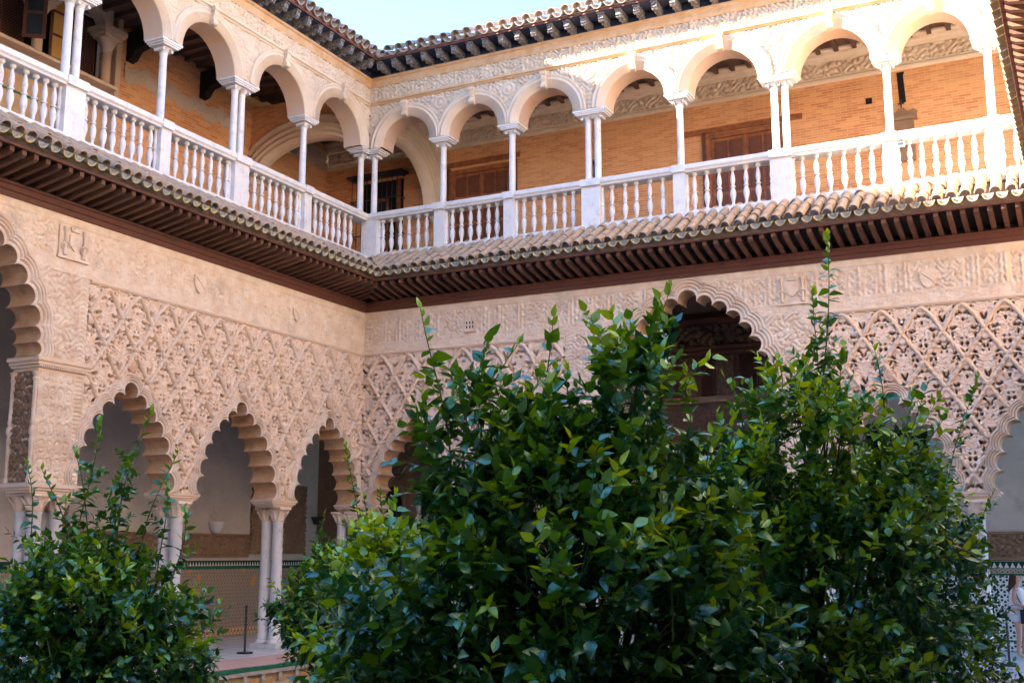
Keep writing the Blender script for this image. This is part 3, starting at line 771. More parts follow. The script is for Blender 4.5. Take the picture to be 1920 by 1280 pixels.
def pier(wing, u0, u1, inner):
    """square carved pier between the wide arch and the small ones; inner = side (-1/+1) that faces the wide arch"""
    b = MB(); b.box(u0 + .01, u1 - .01, .02, .58, 3.10, 4.96); b.ob('pier_core', M['stucco'], wing)
    def hf(U, Z):
        e = np.minimum(U - u0, u1 - U); c = (u0 + u1) / 2
        p = (U - c) / .17; q = (Z - 3.1) / .30
        r = np.abs(np.cos(math.pi * p) * np.cos(math.pi * q)); H = .022 * sm(np.abs(r - .45), .05, .18) + arabesque(U, Z, 60, .012)
        ez = (u1 - U) if inner < 0 else (U - u0)
        H = np.where(ez < .20, .010 * np.sign(np.sin(Z * 85)), H); H = np.where(np.abs(ez - .205) < .014, .026, H); H = np.where(e < .03, .02, H)
        return H
    relief('carved_pier_face', u0, u1, 3.10, 4.97, hf, M['stucco'], wing, w0=-.0, res=.016)
    # side face towards the wide arch with darker carving
    us = u0 if inner < 0 else u1
    V = []; F = []
    nz, nw = 90, 26
    Z, W = np.meshgrid(np.linspace(3.12, 4.95, nz), np.linspace(.06, .50, nw), indexing='ij')
    H = arabesque(W * 1.0, Z, 26, .05)
    V = np.stack([us + inner * (.004 + H), W, Z], -1).reshape(-1, 3)
    idx = np.arange(nz * nw).reshape(nz, nw); F = np.stack([idx[:-1, :-1], idx[:-1, 1:], idx[1:, 1:], idx[1:, :-1]], -1).reshape(-1, 4)
    reg('carved_pier_side', npmesh('carved_pier_side', V, F), M['brown'], wing)
    for w_ in (.0, .53):
        MB().lathe(0, 0, [(.05, 3.1), (.055, 3.16), (.035, 3.2), (.04, 3.75), (.055, 3.8), (.035, 3.86), (.06, 3.93), (.06, 3.99), (.035, 4.05), (.055, 4.1), (.04, 4.16), (.038, 4.78), (.06, 4.83), (.045, 4.86), (.075, 4.95)], 10).ob('colonnette', M['stucco'], wing, True, (us + inner * .02, w_ + .02, 0))
    for z0, z1, g in ((4.965, 5.02, .02), (5.02, 5.07, .05), (5.07, 5.13, .075), (5.13, 5.20, .10)):
        MB().box(u0 - g, u1 + g, -g, .56 + g, z0, z1 - .002).ob('impost_moulding', M['rib'], wing)
    n = int((u1 - u0 + .1) / .045); dm = MB().box(-.013, .013, -.078, -.05, 5.03, 5.066).me('dentil')
    for i in range(n): reg('dentil', dm, M['stucco'], wing, (u0 - .04 + .045 * i, -.0, 0))
    for z0, z1, g in ((3.03, 3.095, .07), (2.985, 3.028, .04), (2.94, 2.983, .01)):
        MB().box(u0 - g, u1 + g, -g, .56 + g, z0, z1).ob('lower_moulding', M['rib'], wing)
    for uu in (u0 + .26, u1 - .26):
        for ww in (.14, .44): col_low(wing, uu, ww)
def abacus(wing, c, hw, z1=3.088):
    b = MB()
    for z0, zz, g in ((3.045, z1, .0), (3.0, 3.043, -.035), (2.97, 2.998, -.08), (2.936, 2.968, -.12)):
        b.box(c - hw - g, c + hw + g, -.03 - g * .5, .57 + g * .5, z0, zz)
    b.ob('abacus', M['rib'], wing)
    for ww in (.13, .43): col_low(wing, c, ww)

lower_wall(RW, arR, U0, U1, [(0, 5.34, 'sebka', .5), (5.34, 8.2, 'bigspandrel', 0), (8.2, 11.06, 'bigspandrel', 0), (11.06, 16.04, 'sebka', 11.39)], [2.77, 13.63])
for c in (2.77, 13.63): abacus(RW, c, .44)
abacus(RW, .22, .24)
pier(RW, 5.34, 6.32, 1); pier(RW, 10.08, 11.06, -1)
lower_common(RW, U0, U1, -1, 1)
eave_low(RW, U0, U1, True, True)
colsR = [0.0, 2.05, 3.93, 6.0, 8.08, 10.3, 12.5, 14.42, 16.1]; dblR = {0.0, 6.0, 10.3}
upper_wall(RW, [.05] + colsR[1:], {6.0, 10.3}, U0, U1, -1, 1, corner0=True, v0=0, v1=15.5)
eave_up(RW, U0, U1, True, True, 0, 12)
bR = [.37, .62, .88, 1.13, 1.38, 1.63, 2.34, 2.6, 2.84, 3.07, 3.32, 3.55, 4.26, 4.52, 4.79, 5.05, 5.29, 5.52, 6.47, 6.77, 7.04, 7.36, 7.66, 8.38, 8.66, 8.94, 9.23, 9.51, 9.79, 10.72, 11.0, 11.28, 11.56, 11.84, 12.12, 12.85, 13.08, 13.34, 13.57, 13.8, 14.06, 14.8, 15.05, 15.3, 15.55, 15.8]
balustrade('white marble balustrade above the right wing arches, sunlit at its right end', (0, 0, 0), 0, [.05] + colsR[1:-1], {6.0, 10.3, .05}, U0, U1, -1, 1, bR)

# ---------------- left-hand wing (local x runs along world y, faces +x)
LW = thing('palace_wing', 'left wing with two tiers of arches, wholly in shade', 'building', (0, 0, 0), R(90))
L0, L1 = -14.4, 0.0
arL = [(-11.4, CUSP_B, 1.0, .50, 7.47, .30), (-7.56, CUSP_S, 1.0, .46, 5.03, .19), (-4.475, CUSP_S, 1.0, .46, 5.03, .19), (-1.39, CUSP_S, 1.0, .46, 5.03, .19)]
lower_wall(LW, arL, L0, L1, [(-14.4, -11.4, 'bigspandrel', 0), (-11.4, -8.66, 'bigspandrel', 0), (-8.66, 0, 'sebka', 0.0)], [-6.02, -2.93])
for c in (-6.02, -2.93): abacus(LW, c, .44)
abacus(LW, -.14, .16)
pier(LW, -9.63, -8.66, -1); pier(LW, -14.2, -13.18, 1)
lower_common(LW, L0, L1, 0, 1)
eave_low(LW, L0, L1, False, True, courses=3)
colsL = [-13.8, -11.5, -9.26, -7.0, -4.74, -2.42, 0.0]
upper_wall(LW, colsL[:-1] + [-.05], {-9.26, -4.74, -13.8}, L0, L1, 0, 1, corner1=True, v0=-10.6, v1=0)
eave_up(LW, L0, L1, False, True, -7.5, 0)
bL = [-13.2 + .25 * i for i in range(6)] + [-11.2, -10.97, -10.73, -10.5, -10.24, -10.03, -9.82, -9.61, -8.9, -8.69, -8.44, -8.22, -7.97, -7.73, -7.52, -7.27, -6.8, -6.56, -6.3, -6.05, -5.8, -5.55, -5.29, -5.05, -4.4, -4.15, -3.9, -3.65, -3.4, -3.15, -2.9, -2.66, -2.2, -1.96, -1.72, -1.48, -1.24, -1.0, -.76, -.52]
balustrade('white marble balustrade above the left wing arches, all in shade', (0, 0, 0), R(90), colsL[:-1], {-9.26, -4.74, -13.8}, L0, L1, 0, 1, bL)

# ---------------- galleries behind the arcades
def gallery(wing, a, c, W, name_up, m_up, rail_z=True):
    MB().box(a, c, .36, W + .2, 8.88, 8.98).ob('gallery_floor', M['plaster'], wing)
# right
MB().box(0.36, 16.4, .36, 3.2, 8.0, 8.98).ob('gallery_floor', M['plaster'], RW)
b = MB(); b.box(-3.65, 16.6, 3.0, 3.3, 8.5, 12.785); b.ob('gallery_back_wall', M['brick'], RW)
MB().bar([(3.0, 12.785), (2.95, 12.80), (2.94, 12.86), (2.97, 12.90), (2.97, 12.935), (3.3, 12.935), (3.3, 12.785)], -3.4, 16.6).ob('wall_moulding', M['cream'], RW)
x = -3.4; i = 0
while x < 16.3:
    relief('gallery_frieze_panel', x, x + 1.1, 12.935, 13.285, lambda U, Z, ph=i: arabesque(U, Z, 24, .035, ph * 2.3), M['cream'], RW, w0=2.97, res=.022); x += 1.1; i += 1
MB().bar([(3.0, 13.285), (2.93, 13.30), (2.90, 13.36), (2.84, 13.40), (2.82, 13.46), (2.77, 13.50), (2.77, 13.545), (3.3, 13.545)], -3.4, 16.6).ob('gallery_cornice', M['cream'], RW)
MB().box(-3.6, 16.6, .48, 3.3, 13.55, 13.62).ob('gallery_ceiling', M['ceiling'], RW)
jm = MB().box(-.05, .05, .49, 2.98, 13.44, 13.548).me('ceiling_joist')
for i in range(40): reg('ceiling_joist', jm, M['ceiling'], RW, (.4 + i * .41, 0, 0))
# left
MB().box(-14.4, .0, .36, 3.6, 8.0, 8.98).ob('gallery_floor', M['plaster'], LW)
MB().box(-5.3, 3.2, 3.45, 3.8, 8.5, 13.9).ob('gallery_back_wall', M['brick'], LW)
MB().box(-14.6, -5.3, 3.45, 3.8, 8.5, 12.14).ob('gallery_parapet_wall', M['rimplaster'], LW)
MB().box(-14.6, 3.2, .48, 3.8, 13.92, 14.0).ob('gallery_ceiling', M['ceiling'], LW)
jm = MB().box(-.05, .05, .49, 3.44, 13.80, 13.918).me('ceiling_joist')
for i in range(33): reg('ceiling_joist', jm, M['ceiling'], LW, (-13.2 + i * .41, 0, 0))
# bared band of broken plaster high on the back wall
def crust(U, Z): 
    n = np.sin(U * 7) * .06 + np.sin(U * 19 + 1) * .03
    return .03 + .02 * np.sin(41 * U) * np.sin(37 * Z) - .09 * ((Z < 12.62 + n) | (Z > 13.0 + n))
relief('bared_plaster_band', -4.9, -1.0, 12.45, 13.25, crust, M['upper_relief'], LW, w0=3.44, res=.03)
# interior corner frieze
relief('gallery_frieze_panel', .2, 3.0, 12.95, 13.35, lambda U, Z: arabesque(U, Z, 24, .03), M['upper_relief'], LW, w0=3.43, res=.025)
MB().bar([(3.45, 12.78), (3.38, 12.80), (3.38, 12.93), (3.45, 12.95)], .2, 3.0).ob('wall_moulding', M['upper'], LW)

def transverse(wing, cw, ra, rb, zs, wback, u, thick, m, relief_side=False):
    """moulded arch thrown across the gallery in the plane at position u, dying into the corner pier in front"""
    n = 36; wmin = .49; V = []; F = []
    prof = [(0, thick), (0, 0), (.04, -.0), (.05, -.06), (.11, -.06), (.12, -.01), (.17, -.01), (.18, -.08), (.25, -.08), (.26, -.02), (.31, -.02), (.32, -.11), (.37, -.11), (.38, -.03), (.52, -.03), (.53, -.09), (.60, -.09), (.61, 0.0)]
    a0 = math.acos(min(1, (cw - wmin) / ra))
    ang = [a0 + (math.pi - a0) * i / n for i in range(n + 1)]
    for d, h in prof:
        for a in ang:
            V.append((u + (h if thick > 0 or h == thick else -h), min(cw - (ra + d) * math.cos(a), wback - .004), zs + (rb + d) * math.sin(a)))
    for j in range(len(prof) - 1):
        for i in range(n): F.append((j * (n + 1) + i, j * (n + 1) + i + 1, (j + 1) * (n + 1) + i + 1, (j + 1) * (n + 1) + i))
    reg('transverse_arch', npmesh('transverse_arch', V, F), M['upper'], wing)
    ao = [(cw - (ra + .3) * math.cos(a), zs + (rb + .3) * math.sin(a)) for a in ang]
    ao = [p for p in ao if p[0] < wback - .01]
    pts = [(wmin + .02, 13.5)] + ao + [(wback - .01, ao[-1][1]), (wback - .01, 13.5)]
    p = MB(); tri = tessellate_polygon([[Vector((a, c, 0)) for a, c in pts]])
    p.add([(u + .01 * (1 if thick > 0 else -1), a, c) for a, c in pts] + [(u + thick * .93, a, c) for a, c in pts], [tuple(t) for t in tri] + [tuple(i + len(pts) for i in t) for t in tri])
    p.ob('arch_wall', m, wing)
    if relief_side:
        W_, Z_ = np.meshgrid(np.linspace(wmin + .1, wback - .02, 90), np.linspace(12.0, 13.5, 60))
        H = arabesque(W_, Z_, 20, .03)
        idx = np.arange(5400).reshape(60, 90); FF = np.stack([idx[:-1, :-1], idx[:-1, 1:], idx[1:, 1:], idx[1:, :-1]], -1)
        keep = (((W_ - cw) / (ra + .62)) ** 2 + ((Z_ - zs) / (rb + .62)) ** 2 > 1)[:-1, :-1]
        reg('carved_spandrel', npmesh('carved_spandrel', np.stack([u + .02 + relief_side * H, W_, Z_], -1).reshape(-1, 3), FF[keep]), M['upper_relief'], wing)
    c = MB(); yy = (cw + ra + wback) / 2
    c.lathe(u + thick / 2, yy, [(.02, zs - .42), (.05, zs - .36), (.04, zs - .33), (.12, zs - .22), (.11, zs - .19), (.24, zs - .06), (.26, zs - .03), (.34, zs), (.34, zs + .04)], 12)
    c.ob('arch_corbel', M['upper'], wing)
transverse(RW, .95, 1.38, 1.35, 10.95, 3.0, .50, -.30, M['upper'], 1)
transverse(LW, 1.62, 1.72, 1.0, 11.37, 3.45, -.38, .3, M['brick'])

# doors in the right gallery
def door(wing, u0, u1, zt, lint0, lint1, lz, leaves=2):
    MB().box(lint0, lint1, 2.955, 3.02, lz, lz + .13).ob('wooden_lintel', M['door'], wing)
    d = bpy.data.objects.new('door', None); COL.objects.link(d); d.parent = wing
    MB().box(u0 - .12, u0, 2.90, 3.01, 8.98, zt + .12).box(u1, u1 + .12, 2.90, 3.01, 8.98, zt + .12).box(u0, u1, 2.90, 3.01, zt, zt + .12).ob('door_frame', M['door'], d)
    for q0 in (u0 - .22, u1 + .125): MB().box(q0, q0 + .095, 2.93, 3.01, 8.98, zt + .2).ob('outer_moulding', M['door_dark'], d)
    MB().box(u0, u1, 2.97, 3.008, 8.98, zt).ob('door_leaf', M['door'], d)
    lw = (u1 - u0) / leaves
    for k in range(leaves):
        a = u0 + k * lw
        for (z0, z1) in ((zt - .62, zt - .08), (zt - 1.35, zt - .70), (zt - 2.05, zt - 1.43), (zt - 2.65, zt - 2.13)):
            for h in range(2 if lw > .7 else 1):
                ww = (lw - .10) / (2 if lw > .7 else 1)
                x0 = a + .05 + h * ww + .03; x1 = x0 + ww - .06
                if z1 < 9.05: continue
                z0c = max(z0, 9.02)
                p = MB(); p.box(x0, x1, 2.945, 2.972, z0c, z1); p.box(x0 + .05, x1 - .05, 2.925, 2.946, z0c + .05, z1 - .05)
                p.ob('door_panel', M['door_dark'], d)
        MB().box(a + lw - .02, a + lw + .02, 2.93, 2.972, 8.98, zt).ob('door_stile', M['door'], d)
door(RW, .78, 2.45, 12.02, .3, 2.75, 12.26)
door(RW, 7.95, 9.65, 11.85, 7.25, 10.16, 12.02)
# grilled window seen through the corner bay
gw = bpy.data.objects.new('grilled_window', None); COL.objects.link(gw); gw.parent = RW
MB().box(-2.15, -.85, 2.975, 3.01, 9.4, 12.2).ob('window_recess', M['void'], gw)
MB().box(-1.05, -.92, 2.93, 3.0, 9.4, 12.2).box(-1.85, -1.75, 2.93, 3.0, 9.4, 11.7).box(-1.75, -1.3, 2.93, 3.0, 11.6, 11.7).box(-1.38, -1.3, 2.93, 3.0, 9.4, 11.6).ob('casement', M['door'], gw)
MB().box(-1.74, -1.39, 2.95, 2.97, 9.3, 11.59).ob('glass_pane', M['glass'], gw)
br = MB().tube([(0, 2.68, 9.3), (0, 2.68, 12.3)], .012, 6).me('bar')
for k in range(10): reg('bar', br, M['iron'], gw, (-2.35 + k * .165, 0, 0))
MB().box(-1.72, -1.5, 2.93, 2.96, 10.05, 10.5).ob('painted_sky_reflection', mat('painted_sky_reflection', (.16, .52, .72), .15, spec=1.0), gw)  # sky reflection in the window glass, painted as a blue base colour
g = MB()
for z in (9.6, 10.6, 11.6, 12.25): g.box(-2.4, -.8, 2.665, 2.695, z, z + .03); g.box(-2.4, -2.37, 2.68, 3.0, z, z + .03); g.box(-.83, -.8, 2.68, 3.0, z, z + .03)
g.box(-2.5, -.7, 2.6, 3.0, 12.3, 12.36); g.ob('grille_frame', M['iron'], gw)

# small marks on the brick wall
MB().box(11.62, 11.76, 2.985, 3.02, 12.1, 12.24).ob('putlog_hole', M['void'], RW)
MB().poly([(12.36, 12.0), (12.50, 12.0), (12.47, 12.65), (12.50, 12.73), (12.33, 12.73)], 2.985, 3.01).ob('slit_opening', M['void'], RW)
MB().box(15.0, 15.55, 2.96, 3.02, 12.1, 12.24).ob('wooden_lintel', M['door'], RW)

# lamps and the like on the gallery wall
t = thing('wall_lamp', 'black iron lamp with a round cap on the brick wall behind the paired columns', 'lamp', (4.98, 2.9, 11.2))
MB().lathe(0, 0, [(.05, 0), (.09, .03), (.09, .42), (.05, .47)], 12).ob('lamp_body', M['iron'], t, True)
MB().lathe(0, 0, [(.11, .47), (.12, .5), (.10, .58), (.04, .63), (.01, .64)], 12).ob('lamp_cap', M['iron'], t, True)
MB().box(-.02, .02, 0, .12, .1, .14).ob('bracket', M['iron'], t)
t = thing('wall_shrine', 'small grey carved shrine topped by a scrolled pediment and a cross', 'shrine', (12.40, 2.9, 10.6))
MB().box(-.24, .24, -.0, .10, 0, .95).ob('niche_body', M['brown'], t)
MB().bar([(-.06, .95), (-.08, 1.0), (-.08, 1.04), (.10, 1.04), (.10, .95)], -.32, .32).ob('cornice', M['brown'], t)
b = MB().poly([(-.30, 1.04), (.30, 1.04), (.34, 1.12), (.26, 1.18), (.14, 1.13), (.06, 1.22), (-.06, 1.22), (-.14, 1.13), (-.26, 1.18), (-.34, 1.12)], -.04, .04)
b.ob('scrolled_pediment', M['brown'], t)
MB().box(-.014, .014, -.014, .014, 1.22, 1.44).box(-.07, .07, -.012, .012, 1.33, 1.358).ob('cross', M['iron'], t)
t = thing('floodlight', 'small pale floodlight fixed under the sunlit handrail beside a pedestal', 'floodlight', (12.72, -.02, 9.96))
MB().box(-.07, .07, -.09, .03, -.035, .035).ob('housing', M['white_paint'], t); MB().box(-.06, .06, -.095, -.091, -.03, .03).ob('lens', M['glass'], t); MB().box(-.012, .012, -.03, .10, .03, .12).ob('bracket', M['iron'], t)

# mullioned windows at the far left of the left gallery
for c in (-9.27, -7.4, -5.52):
    cc = bpy.data.objects.new('window_column', None); COL.objects.link(cc); cc.parent = LW; cc.location = (c, 3.36, 0)
    MB().lathe(0, 0, [(.15, 12.16), (.15, 12.2), (.115, 12.24), (.11, 12.95)], 14).ob('shaft', M['upper_soffit'], cc, True)
    MB().lathe(0, 0, [(.12, 12.95), (.14, 12.98), (.12, 13.0), (.15, 13.1), (.24, 13.26)], 14).box(-.24, .24, -.2, .2, 13.26, 13.33).box(-.28, .28, -.24, .24, 13.33, 13.40).box(-.33, .33, -.28, .28, 13.40, 13.5).ob('capital', M['upper'], cc, True)
MB().bar([(3.2, 12.13), (3.18, 12.18), (3.22, 12.22), (3.8, 12.22), (3.8, 12.13)], -10.5, -5.3).ob('window_sill', M['upper'], LW)
n = 16
for cx in (-8.335, -6.46):
    pts = []
    r = .72
    pts = [(cx - .93, 13.92), (cx - .93, 13.5)] + [(cx - r * math.cos(math.pi * i / n), 13.5 + .36 * math.sin(math.pi * i / n)) for i in range(n + 1)] + [(cx + .93, 13.5), (cx + .93, 13.92)]
    MB().poly(pts, 3.2, 3.5).ob('window_arch', M['upper'], LW)
MB().box(-5.3, -5.15, 3.28, 3.46, 8.98, 13.9).ob('window_jamb', M['upper_soffit'], LW)
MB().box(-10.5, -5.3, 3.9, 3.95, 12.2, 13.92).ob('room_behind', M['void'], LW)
def latt(u0, u1, w_, z0, z1, s, name='window_lattice'):
    g = MB(); z = z0
    for sg in (1, -1):
        k = -(z1 - z0)
        while k < (u1 - u0):
            a = max(0, k); zz0 = z0 + (a - k); c_ = min(u1 - u0, k + (z1 - z0)); zz1 = z0 + (c_ - k)
            if c_ > a:
                A = (u0 + a if sg > 0 else u1 - a); B = (u0 + c_ if sg > 0 else u1 - c_)
                g.tube([(A, w_ + .008 * sg, zz0), (B, w_ + .008 * sg, zz1)], .008, 4)
            k += s
    g.box(u0 - .03, u0, w_ - .02, w_ + .02, z0, z1); g.box(u1, u1 + .03, w_ - .02, w_ + .02, z0, z1)
    return g
for (a, c) in ((-9.0, -8.2), (-8.1, -7.55), (-6.3, -5.66)):
    latt(a, c, 3.62, 12.24, 13.7, .07).ob('window_lattice', M['timber'], LW)
def shutter(u0, u1, w_, zb, zt, nm, m, ang):
    s = bpy.data.objects.new('window_shutter', None); COL.objects.link(s); s.parent = LW; s.location = (u0, w_, 0); s.rotation_euler = (0, 0, ang)
    W = u1 - u0
    f = MB().box(0, .07, -.02, .02, zb, zt).box(W - .07, W, -.02, .02, zb, zt).box(.07, W - .07, -.02, .02, zb, zb + .07)
    k = 3; hh = (zt - zb - .07) / k
    for i in range(k): f.box(.07, W - .07, -.02, .02, zb + .07 + hh * (i + 1) - .05, zb + .07 + hh * (i + 1))
    f.ob('shutter_frame', M['timber'], s)
    for i in range(k):
        if m: MB().box(.07, W - .07, -.006, .006, zb + .07 + hh * i, zb + .07 + hh * (i + 1) - .05).ob('pane', m, s)
shutter(-7.05, -6.5, 3.42, 12.26, 13.9, 'a', M['ochre_pane'], R(-4))
shutter(-7.95, -7.5, 3.15, 12.3, 13.9, 'b', M['glass'], R(-50))

# green creeper line and ochre dado band on the parapet wall below those windows
MB().box(-12.5, -7.2, 3.43, 3.452, 11.22, 11.26).ob('green_dado_line', M['green_tile'], LW)
# near-black tapered brackets in place of dark patches at the beams
for u in (-4.75, -2.3):
    q = MB(); pf = [(3.5, 13.05), (3.3, 13.1), (3.15, 13.3), (2.9, 13.35), (2.75, 13.6), (2.75, 13.75), (3.5, 13.75)]; n7 = len(pf)
    q.add([(u - .11, a, c) for a, c in pf] + [(u + .11, a, c) for a, c in pf], [(i, (i + 1) % n7, n7 + (i + 1) % n7, n7 + i) for i in range(n7)] + [tuple(range(n7)), tuple(range(n7, 2 * n7))]); q.ob('beam_bracket', M['boards'], LW)

# ---------------- rooms behind the lower arcades
# left gallery
MB().box(-14.6, 3.2, 3.45, 3.75, 0, 7.9).ob('lower_back_wall', M['plaster'], LW)
MB().box(-14.6, 3.2, .56, 3.7, 7.6, 7.7).ob('lower_ceiling', M['ceiling'], LW)
def carved(name, u0, u1, z0, z1, w_, wing, m, k=30, amp=.012, res=.022):
    return relief(name, u0, u1, z0, z1, lambda U, Z: arabesque(U, Z, k, amp), m, wing, w0=w_, res=res)
for a, c in ((-13, -9.0), (-5.65, .14)):
    carved('carved_dado_frieze', a, c, 1.93, 2.38, 3.41, LW, M['brown'], 24, .05, .02)
    MB().bar([(3.45, 2.38), (3.39, 2.39), (3.39, 2.43), (3.45, 2.44)], a, c).bar([(3.45, 1.87), (3.40, 1.875), (3.40, 1.925), (3.45, 1.93)], a, c).ob('frieze_moulding', M['brown'], LW)
for a, c, zt in ((.17, .62, 3.82), (1.5, 2.44, 3.75), (-5.95, -5.68, 3.0), (-9.0, -8.5, 6.4)):
    carved('carved_jamb', a, c, 1.96, zt, 3.41, LW, M['brown'], 24, .045, .02)
MB().box(-14, 3.0, 3.425, 3.452, .22, 1.60).ob('mosaic_dado', M['dado_left'], LW)
MB().box(-14, 3.0, 3.418, 3.45, .02, .22).ob('skirting_tiles', zellige('skirting_mosaic', [(0, (.5, .22, .09)), (.4, (.60, .45, .30)), (.7, (.12, .06, .04))], 50, (.5, .2, .1)), LW)
MB().box(-14, 3.0, 3.42, 3.452, 1.60, 1.66).ob('green_dado_line', M['green_tile'], LW)
MB().box(-14, 3.0, 3.423, 3.452, 1.66, 1.80).ob('dark_tile_band', M['black_tile'], LW)
mer = MB().poly([(-.04, 0), (.04, 0), (.012, .055), (.012, .085), (-.012, .085), (-.012, .055)], 3.414, 3.424).me('merlon_tile')
for i in range(66): reg('merlon_tile', mer, M['white_tile'], LW, (-3.6 + i * .098, 0, 1.675))
# dark doorway far left
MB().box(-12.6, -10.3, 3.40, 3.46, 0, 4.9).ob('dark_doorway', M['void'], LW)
# wall vase
t = thing('wall_vase', 'small white vase-shaped wall light on the carved ledge of the left gallery', 'wall light', (-3.36, -1.17, 2.45))
MB().lathe(0, 0, [(.05, 0), (.10, .03), (.16, .14), (.20, .25), (.19, .27), (.14, .22), (.09, .14)], 12).ob('bowl', M['white_paint'], t, True)
MB().box(-.09, -.02, -.05, .05, -.0, .2).ob('wall_bracket', M['white_paint'], t)
t = thing('wall_vase', 'dark wall light on the grey plaster behind the third small left arch', 'wall light', (-3.36, 2.9, 2.75))
MB().lathe(0, 0, [(.05, 0), (.10, .03), (.16, .14), (.20, .20), (.18, .2)], 12).ob('bowl', M['iron'], t, True)
MB().box(-.09, -.02, -.05, .05, -.0, .18).ob('wall_bracket', M['iron'], t)
# right gallery
MB().box(-3.6, 2.6, 3.0, 3.3, 0, 7.9).ob('lower_back_wall', M['brown'], RW)
MB().box(2.6, 6.2, 3.0, 3.3, 0, 7.9).ob('lower_back_wall', M['plaster'], RW); MB().box(10.2, 16.6, 3.0, 3.3, 0, 7.9).ob('lower_back_wall', M['plaster'], RW)
MB().box(0, 16.6, .56, 3.3, 7.62, 7.7).ob('lower_ceiling', M['ceiling'], RW)
carved('carved_wall', -2.2, 2.5, 4.02, 5.6, 2.98, RW, M['brown'], 30, .02, .025)
MB().bar([(3.0, 3.94), (2.94, 3.95), (2.94, 4.0), (3.0, 4.01)], -2.4, 2.6).ob('string_moulding', M['brown'], RW)
for cx in (-.98, .13, 1.24):
    hs = [(cx - .27, 2.0), (cx - .27, 3.35)] + [(cx - .27 + .54 * (i / 12), 3.35 + .34 * math.sin(math.pi * i / 12) ** .8) for i in range(13)] + [(cx + .27, 2.0)]
    MB().poly([(cx - .25, 2.0), (cx - .25, 3.30), (cx - .2, 3.5), (cx - .1, 3.68), (cx, 3.76), (cx + .1, 3.68), (cx + .2, 3.5), (cx + .25, 3.30), (cx + .25, 2.0)], 2.975, 3.02).ob('arched_opening', M['void'], RW)
    MB().tube([(cx - .36, 2.97, 3.1), (cx - .35, 2.97, 3.45), (cx - .22, 2.97, 3.72), (cx, 2.97, 3.9), (cx + .22, 2.97, 3.72), (cx + .35, 2.97, 3.45), (cx + .36, 2.97, 3.1)], .03, 6).ob('arch_moulding', M['brown'], RW)
    MB().lathe(0, 0, [(.06, 2.0), (.045, 2.05), (.045, 3.05), (.07, 3.15), (.09, 3.28)], 10).ob('window_colonnette', M['marble'], RW, True, (cx - .32, 2.95, 0))
MB().box(-3.4, 16.5, 2.972, 3.0, .22, 1.60).ob('mosaic_dado', M['dado_right'], RW)
MB().box(-3.4, 16.5, 2.966, 3.0, .02, .22).ob('skirting_tiles', M['dado_right'], RW)
MB().box(-3.4, 16.5, 2.968, 3.0, 1.52, 1.56).box(-3.4, 16.5, 2.962, 3.0, .20, .235).ob('green_dado_line', M['green_tile'], RW)
MB().box(-3.4, 16.5, 2.969, 3.0, 1.562, 1.66).ob('mosaic_border', M['dado_left'], RW)
MB().box(-3.4, 16.5, 2.968, 3.0, 1.662, 1.80).ob('dark_tile_band', M['black_tile'], RW)
mer2 = MB().poly([(-.05, 0), (.05, 0), (.0, .11)], 2.955, 2.967).me('merlon_tile')
for i in range(46): reg('merlon_tile', mer2, M['white_tile'], RW, (11.2 + i * .116, 0, 1.672))
carved('carved_dado_frieze', 10.4, 16.5, 1.90, 2.33, 2.96, RW, M['brown'], 26, .05, .02)
MB().bar([(3.0, 2.34), (2.94, 2.35), (2.94, 2.40), (3.0, 2.41)], 10.3, 16.5).bar([(3.0, 1.82), (2.95, 1.825), (2.95, 1.89), (3.0, 1.895)], 10.3, 16.5).ob('frieze_moulding', M['brown'], RW)
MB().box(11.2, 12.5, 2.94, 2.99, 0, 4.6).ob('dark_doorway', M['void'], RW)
# carved portal behind the wide arch
pt = bpy.data.objects.new('carved_portal', None); COL.objects.link(pt); pt.parent = RW
MB().box(6.2, 10.2, 3.0, 3.3, 0, 7.6).ob('portal_wall', M['dkbrown'], pt)
MB().bar([(3.0, 7.28), (2.82, 7.30), (2.80, 7.42), (3.0, 7.44)], 6.2, 10.2).ob('top_beam', M['timber'], pt)
carved('carved_frieze', 6.2, 10.2, 6.78, 7.27, 2.96, pt, M['screen'], 17, .08, .02)
MB().bar([(3.0, 6.55), (2.88, 6.57), (2.86, 6.62), (2.90, 6.68), (2.86, 6.75), (3.0, 6.77)], 6.2, 10.2).ob('portal_moulding', M['timber'], pt)
for a, c in ((6.4, 6.8), (7.05, 7.42), (7.90, 8.32), (9.0, 9.45), (9.7, 10.1)):
    carved('carved_panel', a, c, 5.60, 6.52, 2.96, pt, M['screen'], 42, .035, .014)
for a, c in ((6.85, 7.0), (7.5, 7.84), (8.42, 8.88), (9.5, 9.65)):
    MB().box(a, c, 2.975, 3.0, 5.60, 6.52).ob('window_void', M['void'], pt)
    latt(a + .03, c - .03, 2.95, 5.62, 6.50, .055).ob('portal_lattice', M['timber'], pt)
MB().bar([(3.0, 5.42), (2.88, 5.44), (2.86, 5.5), (2.9, 5.58), (3.0, 5.59)], 6.2, 10.2).ob('portal_moulding', M['brown'], pt)
carved('carved_panel', 6.4, 10.1, 4.5, 5.41, 2.97, pt, M['dkbrown'], 30, .02, .03)
MB().box(7.0, 9.4, 2.94, 3.0, 0, 4.4).ob('dark_doorway', M['void'], pt)

